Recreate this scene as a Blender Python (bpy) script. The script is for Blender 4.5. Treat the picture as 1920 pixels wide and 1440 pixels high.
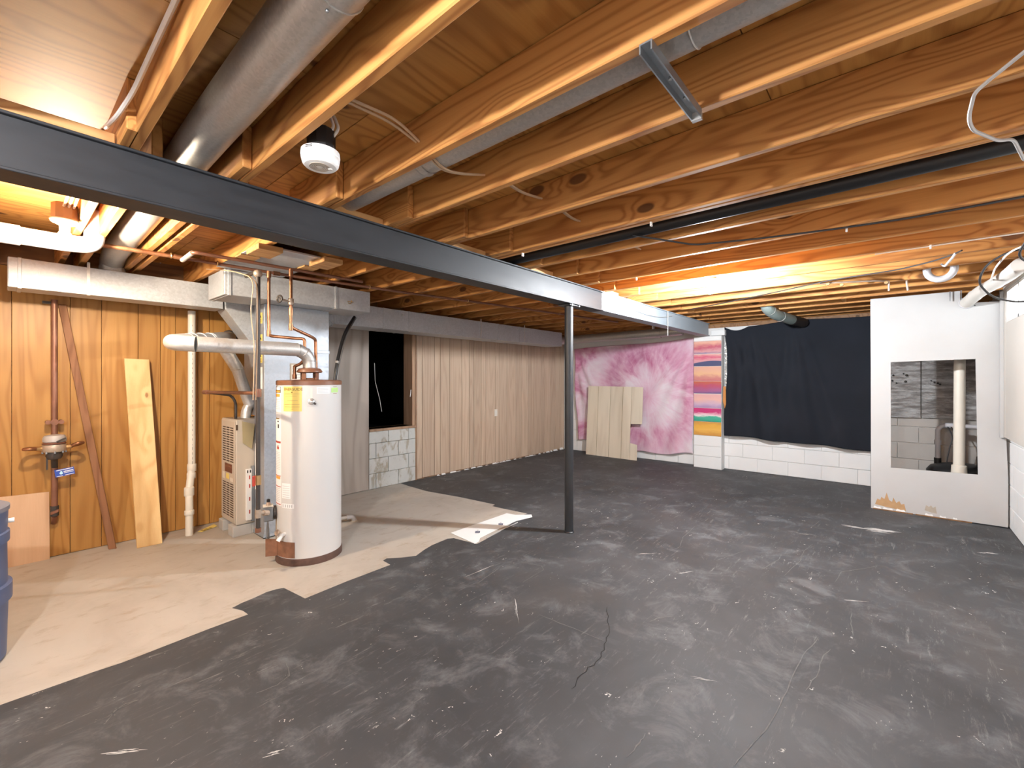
import bpy, bmesh, math, random
from mathutils import Vector, Matrix
random.seed(7)
scene = bpy.context.scene
COL = scene.collection
for o in list(bpy.data.objects):
    bpy.data.objects.remove(o)

# ------------------------------------------------------------------ camera
cam_d = bpy.data.cameras.new('camera')
cam_d.sensor_width = 36.0
cam_d.lens = 830.0 / 1920.0 * 36.0
cam_d.shift_y = -9.0 / 1920.0
cam_d.clip_start = 0.02
cam = bpy.data.objects.new('camera', cam_d)
COL.objects.link(cam)
cam.location = (0, 0, 1.45)
cam.rotation_euler = (math.radians(90), 0, math.radians(40.74 - 90))
scene.camera = cam

# ------------------------------------------------------------------ world, exposure
world = bpy.data.worlds.new('world')
scene.world = world
world.use_nodes = True
world.node_tree.nodes['Background'].inputs[0].default_value = (0.75, 0.85, 1.0, 1)
world.node_tree.nodes['Background'].inputs[1].default_value = 1.0
scene.view_settings.view_transform = 'Standard'
scene.view_settings.look = 'None'
scene.view_settings.gamma = 1.0
scene.view_settings.use_curve_mapping = False
scene.view_settings.exposure = 0.5
scene.cycles.use_denoising = True
scene.cycles.max_bounces = 9
scene.cycles.diffuse_bounces = 6
scene.cycles.glossy_bounces = 4
scene.cycles.sample_clamp_indirect = 6.0
scene.cycles.use_adaptive_sampling = True
scene.cycles.adaptive_threshold = 0.05
scene.cycles.caustics_reflective = False
scene.cycles.caustics_refractive = False
# bulb powers (W) and colours; the lamps themselves are built further down
LAMP_LEFT = (76.0, (1.0, 0.84, 0.64))
LAMP_BACK = (225.0, (0.90, 0.95, 1.0))
LAMP_CORNER = (128.0, (0.97, 0.98, 1.0))
FILL_REAR = (5.0, (1.0, 0.90, 0.76))  # weak added fill, not a known lamp of the room

# ------------------------------------------------------------------ node helpers
class NT:
    def __init__(s, name):
        m = bpy.data.materials.new(name); m.use_nodes = True
        s.m = m; s.t = m.node_tree; s.n = s.t.nodes; s.b = s.n['Principled BSDF']
        s.tc = s.n.new('ShaderNodeTexCoord'); s.co = s.tc.outputs['Object']
    def L(s, a, b): s.t.links.new(a, b)
    def setv(s, sock, v):
        if hasattr(v, 'is_linked') or isinstance(v, bpy.types.NodeSocket): s.L(v, sock)
        else: sock.default_value = v
    def math(s, op, a, b=None, c=None, clamp=False):
        n = s.n.new('ShaderNodeMath'); n.operation = op; n.use_clamp = clamp
        s.setv(n.inputs[0], a)
        if b is not None: s.setv(n.inputs[1], b)
        if c is not None: s.setv(n.inputs[2], c)
        return n.outputs[0]
    def vmath(s, op, a, b):
        n = s.n.new('ShaderNodeVectorMath'); n.operation = op
        s.setv(n.inputs[0], a); s.setv(n.inputs[1], b); return n.outputs[0]
    def mapping(s, scale=(1, 1, 1), loc=(0, 0, 0), rot=(0, 0, 0), src=None):
        n = s.n.new('ShaderNodeMapping'); s.L(src or s.co, n.inputs[0])
        n.inputs['Scale'].default_value = scale; n.inputs['Location'].default_value = loc
        n.inputs['Rotation'].default_value = rot; return n.outputs[0]
    def noise(s, vec=None, scale=5, detail=3, rough=0.55, dist=0):
        n = s.n.new('ShaderNodeTexNoise'); s.L(vec or s.co, n.inputs['Vector'])
        n.inputs['Scale'].default_value = scale; n.inputs['Detail'].default_value = detail
        n.inputs['Roughness'].default_value = rough; n.inputs['Distortion'].default_value = dist
        return n.outputs['Fac']
    def voro(s, vec=None, scale=5, out='Distance', feat='F1', rnd=1.0, dim='3D'):
        n = s.n.new('ShaderNodeTexVoronoi'); n.voronoi_dimensions = dim; n.feature = feat; s.L(vec or s.co, n.inputs['Vector'])
        n.inputs['Scale'].default_value = scale; n.inputs['Randomness'].default_value = rnd
        return n.outputs[out]
    def ramp(s, fac, stops, interp='LINEAR'):
        n = s.n.new('ShaderNodeValToRGB'); s.L(fac, n.inputs[0]); r = n.color_ramp; r.interpolation = interp
        while len(r.elements) < len(stops): r.elements.new(0.5)
        for e, (p, c) in zip(r.elements, stops):
            e.position = p; e.color = c if len(c) == 4 else (*c, 1)
        return n.outputs[0]
    def step(s, fac, lo, hi):
        n = s.n.new('ShaderNodeMapRange'); n.interpolation_type = 'SMOOTHSTEP'
        s.setv(n.inputs['Value'], fac); n.inputs['From Min'].default_value = lo; n.inputs['From Max'].default_value = hi
        return n.outputs[0]
    def mix(s, fac, a, b, mode='MIX'):
        n = s.n.new('ShaderNodeMix'); n.data_type = 'RGBA'; n.blend_type = mode
        s.setv(n.inputs[0], fac)
        for sock, v in ((n.inputs[6], a), (n.inputs[7], b)):
            if isinstance(v, tuple): sock.default_value = v if len(v) == 4 else (*v, 1)
            else: s.L(v, sock)
        return n.outputs[2]
    def sep(s, vec=None):
        n = s.n.new('ShaderNodeSeparateXYZ'); s.L(vec or s.co, n.inputs[0]); return n.outputs
    def comb(s, x, y, z):
        n = s.n.new('ShaderNodeCombineXYZ')
        for i, v in zip(n.inputs, (x, y, z)): s.setv(i, v)
        return n.outputs[0]
    def rand(s):
        return s.n.new('ShaderNodeObjectInfo').outputs['Random']
    def jitter(s, amt=(17, 31, 23)):
        r = s.rand(); n = s.n.new('ShaderNodeVectorMath'); n.operation = 'SCALE'
        n.inputs[0].default_value = amt; s.L(r, n.inputs['Scale'])
        s.co = s.vmath('ADD', s.co, n.outputs[0]); return s
    def out(s, color, rough=0.6, metal=0.0, bump=None, bstr=0.3, bdist=0.01, spec=0.5, coat=0):
        for k, v in (('Base Color', color), ('Roughness', rough), ('Metallic', metal)):
            if isinstance(v, tuple): s.b.inputs[k].default_value = v if len(v) == 4 else (*v, 1)
            else: s.setv(s.b.inputs[k], v)
        s.b.inputs['Specular IOR Level'].default_value = spec
        s.b.inputs['Coat Weight'].default_value = coat
        if bump is not None:
            n = s.n.new('ShaderNodeBump'); s.L(bump, n.inputs['Height'])
            n.inputs['Strength'].default_value = bstr; n.inputs['Distance'].default_value = bdist
            s.L(n.outputs[0], s.b.inputs['Normal'])
        return s.m

def plain(name, col, rough=0.55, metal=0.0, var=0.08, scale=9, spec=0.5):
    t = NT(name); t.jitter()
    n = t.noise(scale=scale, detail=4)
    a = tuple(max(0, c * (1 - var)) for c in col); b = tuple(c * (1 + var) for c in col)
    return t.out(t.mix(n, a, b), rough, metal, spec=spec)

def wood(name, light, dark, knot, axis='Y', rings=26, knots=True, rough=0.62, cross=5.0, along=0.55, kscale=1.0, vary=0.25):
    """timber: contour rings of a stretched noise field, fine pores, dark knots the rings flow round"""
    t = NT(name); t.jitter()
    def sc(a, c): return tuple(a if ax == axis else c for ax in 'XYZ')
    fld = t.noise(t.mapping(sc(along, cross)), scale=1.0, detail=2, rough=0.45, dist=0.3)
    if knots:
        kv = t.voro(t.mapping(sc(2.3 * kscale, 4.8 * kscale)), scale=1.0)
        near = t.step(kv, 0.36, 0.05)
        fld = t.math('ADD', fld, t.math('MULTIPLY', near, 0.13))
        kmask = t.step(kv, 0.125, 0.085)
    ring = t.math('MULTIPLY_ADD', t.math('SINE', t.math('MULTIPLY', fld, rings * 6.283)), 0.5, 0.5)
    ring = t.math('POWER', ring, 2.2)
    pore = t.noise(t.mapping(sc(3.0, 130.0)), scale=1.0, detail=3, rough=0.7)
    blotch = t.noise(t.mapping(sc(0.8, 2.5)), scale=1.0, detail=2)
    f = t.math('ADD', t.math('MULTIPLY', ring, 0.58), t.math('MULTIPLY', pore, 0.46))
    f = t.math('ADD', f, t.math('MULTIPLY', t.math('SUBTRACT', blotch, 0.5), 0.7), clamp=True)
    c = t.mix(f, light, dark)
    r = t.rand()
    hv = t.math('MULTIPLY_ADD', r, vary, 1.0 - vary * 0.5)
    c = t.mix(1.0, c, t.comb(hv, hv, hv), 'MULTIPLY')
    if knots: c = t.mix(t.math('MULTIPLY', kmask, 0.85), c, knot)
    return t.out(c, rough, 0, spec=0.35)

M = {}
M['joist'] = wood('joist_wood', (0.58, 0.28, 0.083), (0.29, 0.105, 0.026), (0.085, 0.03, 0.012), 'Y', rings=15, kscale=0.85)
M['lumber_x'] = wood('lumber_x', (0.64, 0.38, 0.16), (0.44, 0.21, 0.075), (0.09, 0.03, 0.012), 'X', rings=14)
M['ply'] = wood('subfloor_plywood', (0.55, 0.285, 0.078), (0.32, 0.135, 0.034), (0.09, 0.035, 0.015), 'X', rings=13, cross=3.2, along=0.5, kscale=0.8)
M['honey'] = wood('honey_panel', (0.49, 0.25, 0.068), (0.345, 0.15, 0.034), (0.2, 0.08, 0.02), 'Z', rings=10, knots=False, rough=0.42, cross=5, along=0.4, vary=0.22)
M['grey_panel'] = wood('greyed_panel', (0.58, 0.44, 0.325), (0.465, 0.335, 0.24), (0.2, 0.1, 0.05), 'Z', rings=9, knots=False, rough=0.5, cross=6, along=0.35, vary=0.16)
M['ply_grey'] = wood('grey_ply', (0.40, 0.345, 0.30), (0.27, 0.225, 0.19), (0.1, 0.1, 0.1), 'Z', rings=6, knots=False, rough=0.7, cross=3, along=0.35)
M['pine'] = wood('pine_board', (0.74, 0.49, 0.22), (0.58, 0.33, 0.12), (0.25, 0.10, 0.03), 'Z', rings=7, rough=0.5, cross=4, along=0.4, kscale=1.35)
M['dark_stick'] = wood('dark_stick', (0.27, 0.125, 0.06), (0.16, 0.065, 0.028), (0.08, 0.03, 0.01), 'Z', rings=8, knots=False)
M['pink_ply'] = wood('pale_ply', (0.66, 0.44, 0.28), (0.50, 0.30, 0.18), (0.25, 0.1, 0.05), 'Z', rings=5, knots=False, cross=2.5, along=0.4)
M['beige_panel'] = wood('beige_panel', (0.76, 0.665, 0.53), (0.66, 0.565, 0.44), (0.3, 0.2, 0.1), 'Z', rings=4, knots=False, rough=0.5, cross=4, along=0.4, vary=0.06)
M['rim'] = wood('rim_board', (0.30, 0.16, 0.075), (0.17, 0.085, 0.04), (0.06, 0.03, 0.01), 'X', rings=9)
M['jamb'] = wood('jamb_wood', (0.42, 0.27, 0.17), (0.30, 0.18, 0.11), (0.2, 0.1, 0.05), 'Z', rings=6, knots=False)

def concrete():
    t = NT('bare_concrete')
    a = t.noise(scale=1.3, detail=5, rough=0.65, dist=0.6); b = t.noise(t.mapping((3, 5.5, 3)), scale=1.6, detail=6, rough=0.7)
    c = t.ramp(a, [(0.25, (0.36, 0.315, 0.265)), (0.5, (0.455, 0.41, 0.355)), (0.75, (0.50, 0.46, 0.405))])
    c = t.mix(t.step(b, 0.52, 0.72), c, (0.37, 0.305, 0.235))
    sp = t.voro(scale=46); c = t.mix(t.math('MULTIPLY', t.step(sp, 0.10, 0.04), 0.35), c, (0.2, 0.16, 0.12))
    return t.out(c, 0.62, bump=b, bstr=0.15, bdist=0.004)
M['concrete'] = concrete()

def floor_paint():
    t = NT('black_floor_paint')
    big = t.noise(scale=0.8, detail=4, rough=0.6, dist=0.8); mid = t.noise(scale=3.4, detail=6, rough=0.72, dist=0.5)
    c = t.ramp(big, [(0.3, (0.036, 0.037, 0.040)), (0.55, (0.055, 0.057, 0.062)), (0.75, (0.080, 0.083, 0.090))])
    c = t.mix(t.math('MULTIPLY', t.step(mid, 0.48, 0.72), 0.6), c, (0.165, 0.17, 0.18))
    # smeared scuffs, different headings
    for i, (rot, sc) in enumerate(((0.5, (1.2, 9, 1)), (-0.25, (1.5, 12, 1)), (1.1, (1.6, 10, 1)))):
        s1 = t.noise(t.mapping(sc, (i * 7.3, i * 3.1, 0), (0, 0, rot)), scale=2.2, detail=6, rough=0.8)
        gate = t.step(t.noise(t.mapping(loc=(i * 5, 9 * i, 0)), scale=1.1, detail=3), 0.42, 0.62)
        c = t.mix(t.math('MULTIPLY', t.math('MULTIPLY', t.step(s1, 0.57, 0.72), gate), 0.55), c, (0.30, 0.295, 0.29))
    # paint flecks and drips
    for sc, lo, al, pk in ((6, 0.050, 0.9, 0.57), (17, 0.075, 0.5, 0.61)):
        wv = t.vmath('ADD', t.mapping((1, 1.9, 1), rot=(0, 0, 0.35 if sc < 10 else -0.7)), t.comb(t.math('MULTIPLY', t.noise(scale=30), 0.16 if sc < 10 else 0.05), t.math('MULTIPLY', t.noise(scale=23), 0.16 if sc < 10 else 0.05), 0.0))
        v = t.voro(wv, scale=sc, dim='2D'); pick = t.step(t.noise(scale=sc * 0.45, detail=1), pk, pk + 0.07)
        c = t.mix(t.math('MULTIPLY', t.math('MULTIPLY', t.step(v, lo, lo * 0.5), pick), al), c, (0.62, 0.61, 0.58))
    brown = t.step(t.noise(scale=0.9, detail=3), 0.52, 0.72)
    c = t.mix(t.math('MULTIPLY', brown, 0.35), c, (0.075, 0.062, 0.054))
    rg = t.math('MULTIPLY_ADD', mid, 0.20, 0.52)
    return t.out(c, rg, spec=0.4)
M['floor_paint'] = floor_paint()

def galv(name, lo=0.42, hi=0.62, tint=(0.97, 1, 1.05), rough=0.42, scale=70, metal=0.28):
    t = NT(name); t.jitter()
    v = t.voro(scale=scale, out='Color'); r = t.sep(v)[0]; n = t.noise(scale=3, detail=4)
    k = t.math('ADD', t.math('MULTIPLY', r, 0.45), t.math('MULTIPLY', n, 0.55))
    c = t.mix(k, tuple(lo * x for x in tint), tuple(hi * x for x in tint))
    return t.out(c, t.math('MULTIPLY_ADD', r, 0.16, rough), metal)
M['galv'] = galv('galvanised_steel')
M['galv_duct'] = galv('galvanised_round', 0.36, 0.56, (1.04, 1.0, 0.95), 0.38, 120, 0.6)
M['galv_plenum'] = galv('galvanised_plenum', 0.34, 0.50, (0.93, 1.0, 1.10), 0.42, 60, 0.55)
M['flue'] = galv('flue_metal', 0.52, 0.70, (1.04, 1.0, 0.95), 0.40, 150, 0.7)
M['green_galv'] = galv('vent_metal', 0.40, 0.55, (0.82, 1.0, 0.95), 0.4, 90, 0.5)

def foil():
    t = NT('foil_facing'); n = t.noise(t.mapping((1, 1.6, 6)), scale=9, detail=6, rough=0.7, dist=1.2)
    c = t.mix(t.step(t.noise(t.mapping((1, 2, 9)), scale=2.2, detail=5, rough=0.65), 0.38, 0.64), (0.40, 0.37, 0.355), (0.82, 0.81, 0.80))  # bright and dull bands paint in the creases catching light
    return t.out(c, t.math('MULTIPLY_ADD', n, 0.3, 0.25), 0.55, bump=n, bstr=1.0, bdist=0.03)
M['foil'] = foil()

def beam_paint():
    t = NT('beam_paint'); x = t.sep()[0]
    n = t.noise(t.mapping((2, 2, 9)), scale=3, detail=5, rough=0.65)
    black = t.mix(n, (0.009, 0.010, 0.0125), (0.023, 0.025, 0.030))
    grey = t.mix(n, (0.30, 0.345, 0.385), (0.38, 0.43, 0.475))
    e = t.math('ADD', x, t.math('MULTIPLY', t.noise(t.mapping((1, 1, 14)), scale=3), 0.05))
    c = t.mix(t.step(e, 4.06, 4.075), black, grey)
    return t.out(c, t.math('MULTIPLY_ADD', n, 0.25, 0.42))
M['beam'] = beam_paint()
M['column'] = plain('column_paint', (0.022, 0.023, 0.026), 0.45, var=0.35)

def block(name, lo, hi, stain=None, rough=0.75):
    t = NT(name); t.jitter((3, 5, 7)); n = t.noise(scale=60, detail=4, rough=0.7); g = t.noise(scale=4, detail=4)
    c = t.mix(g, lo, hi)
    if stain:
        s = t.noise(t.mapping((1, 1, 0.45)), scale=9, detail=5, rough=0.65, dist=0.6)
        c = t.mix(t.math('MULTIPLY', t.step(s, 0.50, 0.62), 0.75), c, stain)
    return t.out(c, rough, bump=n, bstr=0.35, bdist=0.004)
M['block_white'] = block('white_painted_block', (0.76, 0.755, 0.745), (0.84, 0.835, 0.825))
M['block_patchy'] = block('patchy_block', (0.44, 0.44, 0.415), (0.58, 0.58, 0.55), (0.30, 0.25, 0.17))
M['block_grey'] = block('grey_block', (0.36, 0.335, 0.31), (0.46, 0.43, 0.40))
M['mortar'] = block('mortar', (0.66, 0.655, 0.64), (0.74, 0.735, 0.72))
M['pad'] = block('pad_concrete', (0.40, 0.385, 0.36), (0.52, 0.50, 0.47))
M['dark_void'] = plain('unlit_crawlspace', (0.006, 0.006, 0.006), 0.95, spec=0.0)  # near-black colour stands in for the darkness inside the opening
def drywall():
    t = NT('drywall_face'); n = t.noise(scale=3, detail=4); f = t.noise(scale=90, detail=3)
    return t.out(t.mix(n, (0.44, 0.43, 0.42), (0.52, 0.515, 0.51)), 0.7, bump=f, bstr=0.12, bdist=0.002)
M['drywall'] = drywall()
M['wall_panel'] = plain('wall_panel_paint', (0.58, 0.54, 0.49), 0.6, var=0.05, scale=3)
M['torn_paper'] = plain('torn_paper', (0.46, 0.28, 0.14), 0.85, var=0.2, scale=20)
M['torn_grey'] = plain('torn_grey', (0.42, 0.36, 0.29), 0.85, var=0.15, scale=20)
def copper():
    t = NT('copper_pipe'); t.jitter(); n = t.noise(scale=9, detail=5, rough=0.7)
    return t.out(t.ramp(n, [(0.3, (0.18, 0.08, 0.042)), (0.55, (0.38, 0.17, 0.085)), (0.8, (0.58, 0.30, 0.17))]), t.math('MULTIPLY_ADD', n, 0.2, 0.28), 0.8)
M['copper'] = copper()
M['copper_dark'] = plain('tarnished_copper', (0.235, 0.105, 0.065), 0.45, 0.45, var=0.35)
M['iron'] = plain('black_iron', (0.055, 0.045, 0.04), 0.5, 0.3, var=0.3, scale=18)
M['brass'] = plain('brass', (0.52, 0.34, 0.16), 0.35, 0.8, var=0.2)
M['bronze'] = plain('meter_bronze', (0.46, 0.36, 0.28), 0.45, 0.5, var=0.25, scale=25)
M['meter_grey'] = plain('meter_grey', (0.42, 0.38, 0.36), 0.5, 0.1, var=0.15)
M['pvc'] = plain('pvc', (0.72, 0.67, 0.58), 0.4, var=0.05)
M['pvc_white'] = plain('pvc_white', (0.52, 0.51, 0.53), 0.35, var=0.03)
M['pvc_print'] = plain('pvc_print', (0.36, 0.32, 0.27), 0.5)
M['enamel'] = plain('heater_enamel', (0.60, 0.59, 0.575), 0.30, var=0.03, scale=2)
M['brown'] = plain('brown_lid', (0.20, 0.085, 0.045), 0.4, var=0.15)
M['rust_dark'] = plain('rust_dark', (0.095, 0.05, 0.036), 0.8, var=0.6, scale=22)
M['rust'] = plain('rust', (0.22, 0.10, 0.055), 0.8, var=0.5, scale=22)
M['furnace'] = plain('furnace_beige', (0.53, 0.465, 0.385), 0.45, var=0.04, scale=3)
M['slot'] = plain('louver_dark', (0.06, 0.035, 0.02), 0.8)
M['badge'] = plain('badge_brown', (0.16, 0.06, 0.035), 0.45)
M['black'] = plain('black_plastic', (0.012, 0.012, 0.013), 0.45)
M['rubber'] = plain('black_rubber', (0.022, 0.022, 0.024), 0.38)
M['chrome'] = plain('chrome', (0.78, 0.77, 0.75), 0.2, 0.7, var=0.03)
M['white'] = plain('white_plastic', (0.80, 0.79, 0.77), 0.4, var=0.02)
M['offwhite'] = plain('offwhite_plastic', (0.74, 0.69, 0.60), 0.45, var=0.03)
M['porcelain'] = plain('porcelain', (0.80, 0.77, 0.72), 0.25, var=0.02)
M['boxbrown'] = plain('fixture_box', (0.17, 0.10, 0.065), 0.6)
M['cable_tan'] = plain('cable_tan', (0.52, 0.36, 0.23), 0.5, var=0.05)
M['cable_white'] = plain('cable_white', (0.68, 0.64, 0.60), 0.45, var=0.05)
M['cable_grey'] = plain('cable_grey', (0.44, 0.42, 0.40), 0.45, var=0.05)
M['paper'] = plain('paper_white', (0.80, 0.80, 0.79), 0.7, var=0.02)
M['ink_navy'] = plain('ink_navy', (0.03, 0.035, 0.09), 0.6)
M['ink_grey'] = plain('ink_grey', (0.46, 0.46, 0.47), 0.6)
M['ink_red'] = plain('ink_red', (0.42, 0.06, 0.045), 0.6)
M['ink_orange'] = plain('ink_orange', (0.75, 0.36, 0.06), 0.6)
M['ink_black'] = plain('ink_black', (0.03, 0.028, 0.025), 0.6)
M['ink_brown'] = plain('ink_brown', (0.25, 0.16, 0.03), 0.6)
M['yellow'] = plain('sticker_yellow', (0.80, 0.62, 0.17), 0.55, var=0.03)
M['lime'] = plain('sticker_lime', (0.45, 0.72, 0.20), 0.55, var=0.03)
M['tag_blue'] = plain('tag_blue', (0.035, 0.085, 0.42), 0.4, var=0.06)
M['tag_cyan'] = plain('tag_cyan', (0.50, 0.78, 0.90), 0.4)
M['red'] = plain('valve_red', (0.45, 0.05, 0.03), 0.4)
M['bin_blue'] = plain('bin_blue', (0.075, 0.105, 0.20), 0.45, var=0.12, scale=6)
M['bin_lid'] = plain('bin_lid', (0.16, 0.17, 0.21), 0.5, var=0.1)
M['tape'] = plain('foil_tape', (0.66, 0.64, 0.61), 0.34, 0.55, var=0.2, scale=40)
M['steel'] = plain('zinc_steel', (0.34, 0.36, 0.38), 0.35, 0.8, var=0.2)
M['orange'] = plain('orange_paint', (0.55, 0.22, 0.05), 0.6)
M['crack'] = plain('crack', (0.012, 0.011, 0.011), 0.9)
M['scratch'] = plain('paint_scratch', (0.13, 0.13, 0.13), 0.8, var=0.5, scale=30)
M['scrape'] = plain('scraped_paint', (0.50, 0.49, 0.47), 0.8, var=0.2, scale=40)
M['insul'] = plain('insulated_pipe', (0.64, 0.60, 0.55), 0.6, var=0.08)

def emit(name, col, strength):
    t = NT(name); t.b.inputs['Emission Color'].default_value = (*col, 1); t.b.inputs['Emission Strength'].default_value = strength
    return t.out(col, 0.5)

def pink_cloth():
    t = NT('pink_tie_dye'); s = t.sep(); y, z = s[1], s[2]
    # dye thrown outward from one knot near the top right of the sheet
    dy = t.math('SUBTRACT', y, 3.35); dz = t.math('SUBTRACT', z, 1.15)
    rad = t.math('SQRT', t.math('ADD', t.math('MULTIPLY', dy, dy), t.math('MULTIPLY', dz, dz)))
    ang = t.math('ARCTAN2', dz, dy)
    ray = t.noise(t.comb(t.math('MULTIPLY', ang, 5.5), t.math('MULTIPLY', rad, 1.6), 0.0), scale=2.2, detail=5, rough=0.65)
    n = t.noise(scale=2.2, detail=5, rough=0.6, dist=0.8)
    ringv = t.math('MULTIPLY_ADD', t.math('SINE', t.math('MULTIPLY_ADD', rad, 7.5, t.math('MULTIPLY', n, 4))), 0.5, 0.5)
    k = t.math('ADD', t.math('MULTIPLY', ray, 0.30), t.math('MULTIPLY', n, 0.60))
    k = t.math('ADD', k, t.math('MULTIPLY', ringv, 0.16))
    top = t.math('MULTIPLY', t.step(z, 1.3, 2.25), 0.09)
    k = t.math('SUBTRACT', t.math('ADD', k, top), 0.02)
    c = t.ramp(k, [(0.36, (0.74, 0.64, 0.69)), (0.50, (0.69, 0.48, 0.575)), (0.60, (0.62, 0.34, 0.455)), (0.76, (0.44, 0.11, 0.225))])
    f = t.noise(scale=160, detail=2)
    return t.out(c, 0.9, bump=f, bstr=0.15, bdist=0.002, spec=0.1)
M['pink'] = pink_cloth()
def black_cloth():
    t = NT('black_cloth'); n = t.noise(scale=2, detail=4); f = t.noise(scale=180, detail=2)
    return t.out(t.mix(n, (0.009, 0.011, 0.016), (0.020, 0.023, 0.032)), 0.85, bump=f, bstr=0.15, bdist=0.002, spec=0.2)
M['blackcloth'] = black_cloth()

def sunset(name, stops, seed, hill=None):
    """flat wall painting: horizontal washes of colour, z runs 0..0.21 inside the block"""
    t = NT(name); s = t.sep()
    w = t.noise(t.mapping((1, 2.2, 6), (seed, seed * 3.1, seed * 1.7)), scale=2.4, detail=4, rough=0.6, dist=0.7)
    f = t.math('ADD', t.math('DIVIDE', s[2], 0.215), t.math('MULTIPLY', t.math('SUBTRACT', w, 0.5), 0.55))
    c = t.ramp(f, stops)
    if hill:
        h = t.math('ADD', t.math('MULTIPLY', t.math('SINE', t.math('MULTIPLY_ADD', s[1], -5.5, 1.1)), 0.035), 0.05)
        m = t.step(t.math('SUBTRACT', h, s[2]), -0.006, 0.006); c = t.mix(m, c, hill)
    return t.out(c, 0.6)

# ------------------------------------------------------------------ mesh helpers
class MB:
    def __init__(s): s.v = []; s.f = []; s.mi = []; s.cur = 0
    def add(s, vs, fs):
        o = len(s.v); s.v += [tuple(v) for v in vs]; s.f += [tuple(i + o for i in f) for f in fs]; s.mi += [s.cur] * len(fs); return s
    def box(s, x0, x1, y0, y1, z0, z1):
        return s.add([(x0, y0, z0), (x1, y0, z0), (x1, y1, z0), (x0, y1, z0), (x0, y0, z1), (x1, y0, z1), (x1, y1, z1), (x0, y1, z1)],
                     [(0, 3, 2, 1), (4, 5, 6, 7), (0, 1, 5, 4), (1, 2, 6, 5), (2, 3, 7, 6), (3, 0, 4, 7)])
    def hexa(s, bot, top):
        return s.add(list(bot) + list(top), [(0, 3, 2, 1), (4, 5, 6, 7), (0, 1, 5, 4), (1, 2, 6, 5), (2, 3, 7, 6), (3, 0, 4, 7)])
    def obox(s, c, ax, ay, az, hx, hy, hz):
        c, ax, ay, az = map(Vector, (c, ax, ay, az)); ax = ax.normalized() * hx; ay = ay.normalized() * hy; az = az.normalized() * hz
        b = [c - ax - ay - az, c + ax - ay - az, c + ax + ay - az, c - ax + ay - az]; t = [p + 2 * az for p in b]
        return s.hexa(b, t)
    def rings(s, rings, close=True, cap=True):
        n = len(rings[0]); vs = [p for r in rings for p in r]; fs = []
        for i in range(len(rings) - 1):
            for j in range(n if close else n - 1):
                k = (j + 1) % n; fs.append((i * n + j, i * n + k, (i + 1) * n + k, (i + 1) * n + j))
        if cap and close:
            fs.append(tuple(range(n - 1, -1, -1))); fs.append(tuple((len(rings) - 1) * n + j for j in range(n)))
        return s.add(vs, fs)
    def tube(s, pts, r, n=16, fillet=0.0, seg=6, cap=True, radii=None):
        P = [Vector(p) for p in pts]
        if fillet > 0 and len(P) > 2:
            Q = [P[0]]
            for i in range(1, len(P) - 1):
                a, b, c = P[i - 1], P[i], P[i + 1]; d1 = (a - b); d2 = (c - b)
                t = min(fillet, d1.length * 0.48, d2.length * 0.48); p1 = b + d1.normalized() * t; p2 = b + d2.normalized() * t
                for k in range(seg + 1):
                    u = k / seg; Q.append(p1 * (1 - u) ** 2 + b * 2 * u * (1 - u) + p2 * u * u)
            Q.append(P[-1]); P = Q
        rr = []; T0 = (P[1] - P[0]).normalized(); up = Vector((0, 0, 1)) if abs(T0.z) < 0.9 else Vector((1, 0, 0))
        N = (up - T0 * up.dot(T0)).normalized()
        for i, p in enumerate(P):
            if i == 0: T = (P[1] - P[0]).normalized()
            elif i == len(P) - 1: T = (P[-1] - P[-2]).normalized()
            else: T = ((P[i + 1] - p).normalized() + (p - P[i - 1]).normalized()).normalized()
            N = (N - T * N.dot(T)).normalized(); B = T.cross(N)
            q = r if radii is None else radii[i]
            rr.append([p + (N * math.cos(2 * math.pi * j / n) + B * math.sin(2 * math.pi * j / n)) * q for j in range(n)])
        return s.rings(rr, True, cap)
    def cyl(s, a, b, r, n=24, r2=None):
        return s.tube([a, b], r, n, radii=[r, r if r2 is None else r2])
    def lathe(s, prof, c=(0, 0, 0), n=32, axis=(0, 0, 1), cap=True):
        ax = Vector(axis).normalized(); u = ax.orthogonal().normalized(); w = ax.cross(u); c = Vector(c)
        return s.rings([[c + ax * h + (u * math.cos(2 * math.pi * j / n) + w * math.sin(2 * math.pi * j / n)) * max(r, 1e-4) for j in range(n)] for r, h in prof], True, cap)
    def sphere(s, c, r, n=20, m=12, sz=1.0):
        return s.lathe([(r * math.sin(math.pi * i / m), -r * sz * math.cos(math.pi * i / m)) for i in range(m + 1)], c, n, cap=False)
    def torus(s, c, axis, R, r, n=28, m=10, a0=0, a1=2 * math.pi):
        ax = Vector(axis).normalized(); u = ax.orthogonal().normalized(); w = ax.cross(u); c = Vector(c); full = abs(a1 - a0 - 2 * math.pi) < 1e-6
        rr = []
        for i in range(n + 1):
            t = a0 + (a1 - a0) * i / n; d = u * math.cos(t) + w * math.sin(t)
            rr.append([c + d * (R + r * math.cos(2 * math.pi * j / m)) + ax * r * math.sin(2 * math.pi * j / m) for j in range(m)])
        return s.rings(rr, True, not full)
    def prism(s, poly, plane, d0, d1):
        """poly: 2D outline; plane 'xy','yz','xz'; extruded between d0 and d1 on the third axis"""
        def P(a, b, d): return {'xy': (a, b, d), 'yz': (d, a, b), 'xz': (a, d, b)}[plane]
        n = len(poly); vs = [P(a, b, d0) for a, b in poly] + [P(a, b, d1) for a, b in poly]
        fs = [tuple(range(n - 1, -1, -1)), tuple(range(n, 2 * n))] + [(i, (i + 1) % n, n + (i + 1) % n, n + i) for i in range(n)]
        return s.add(vs, fs)
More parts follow.
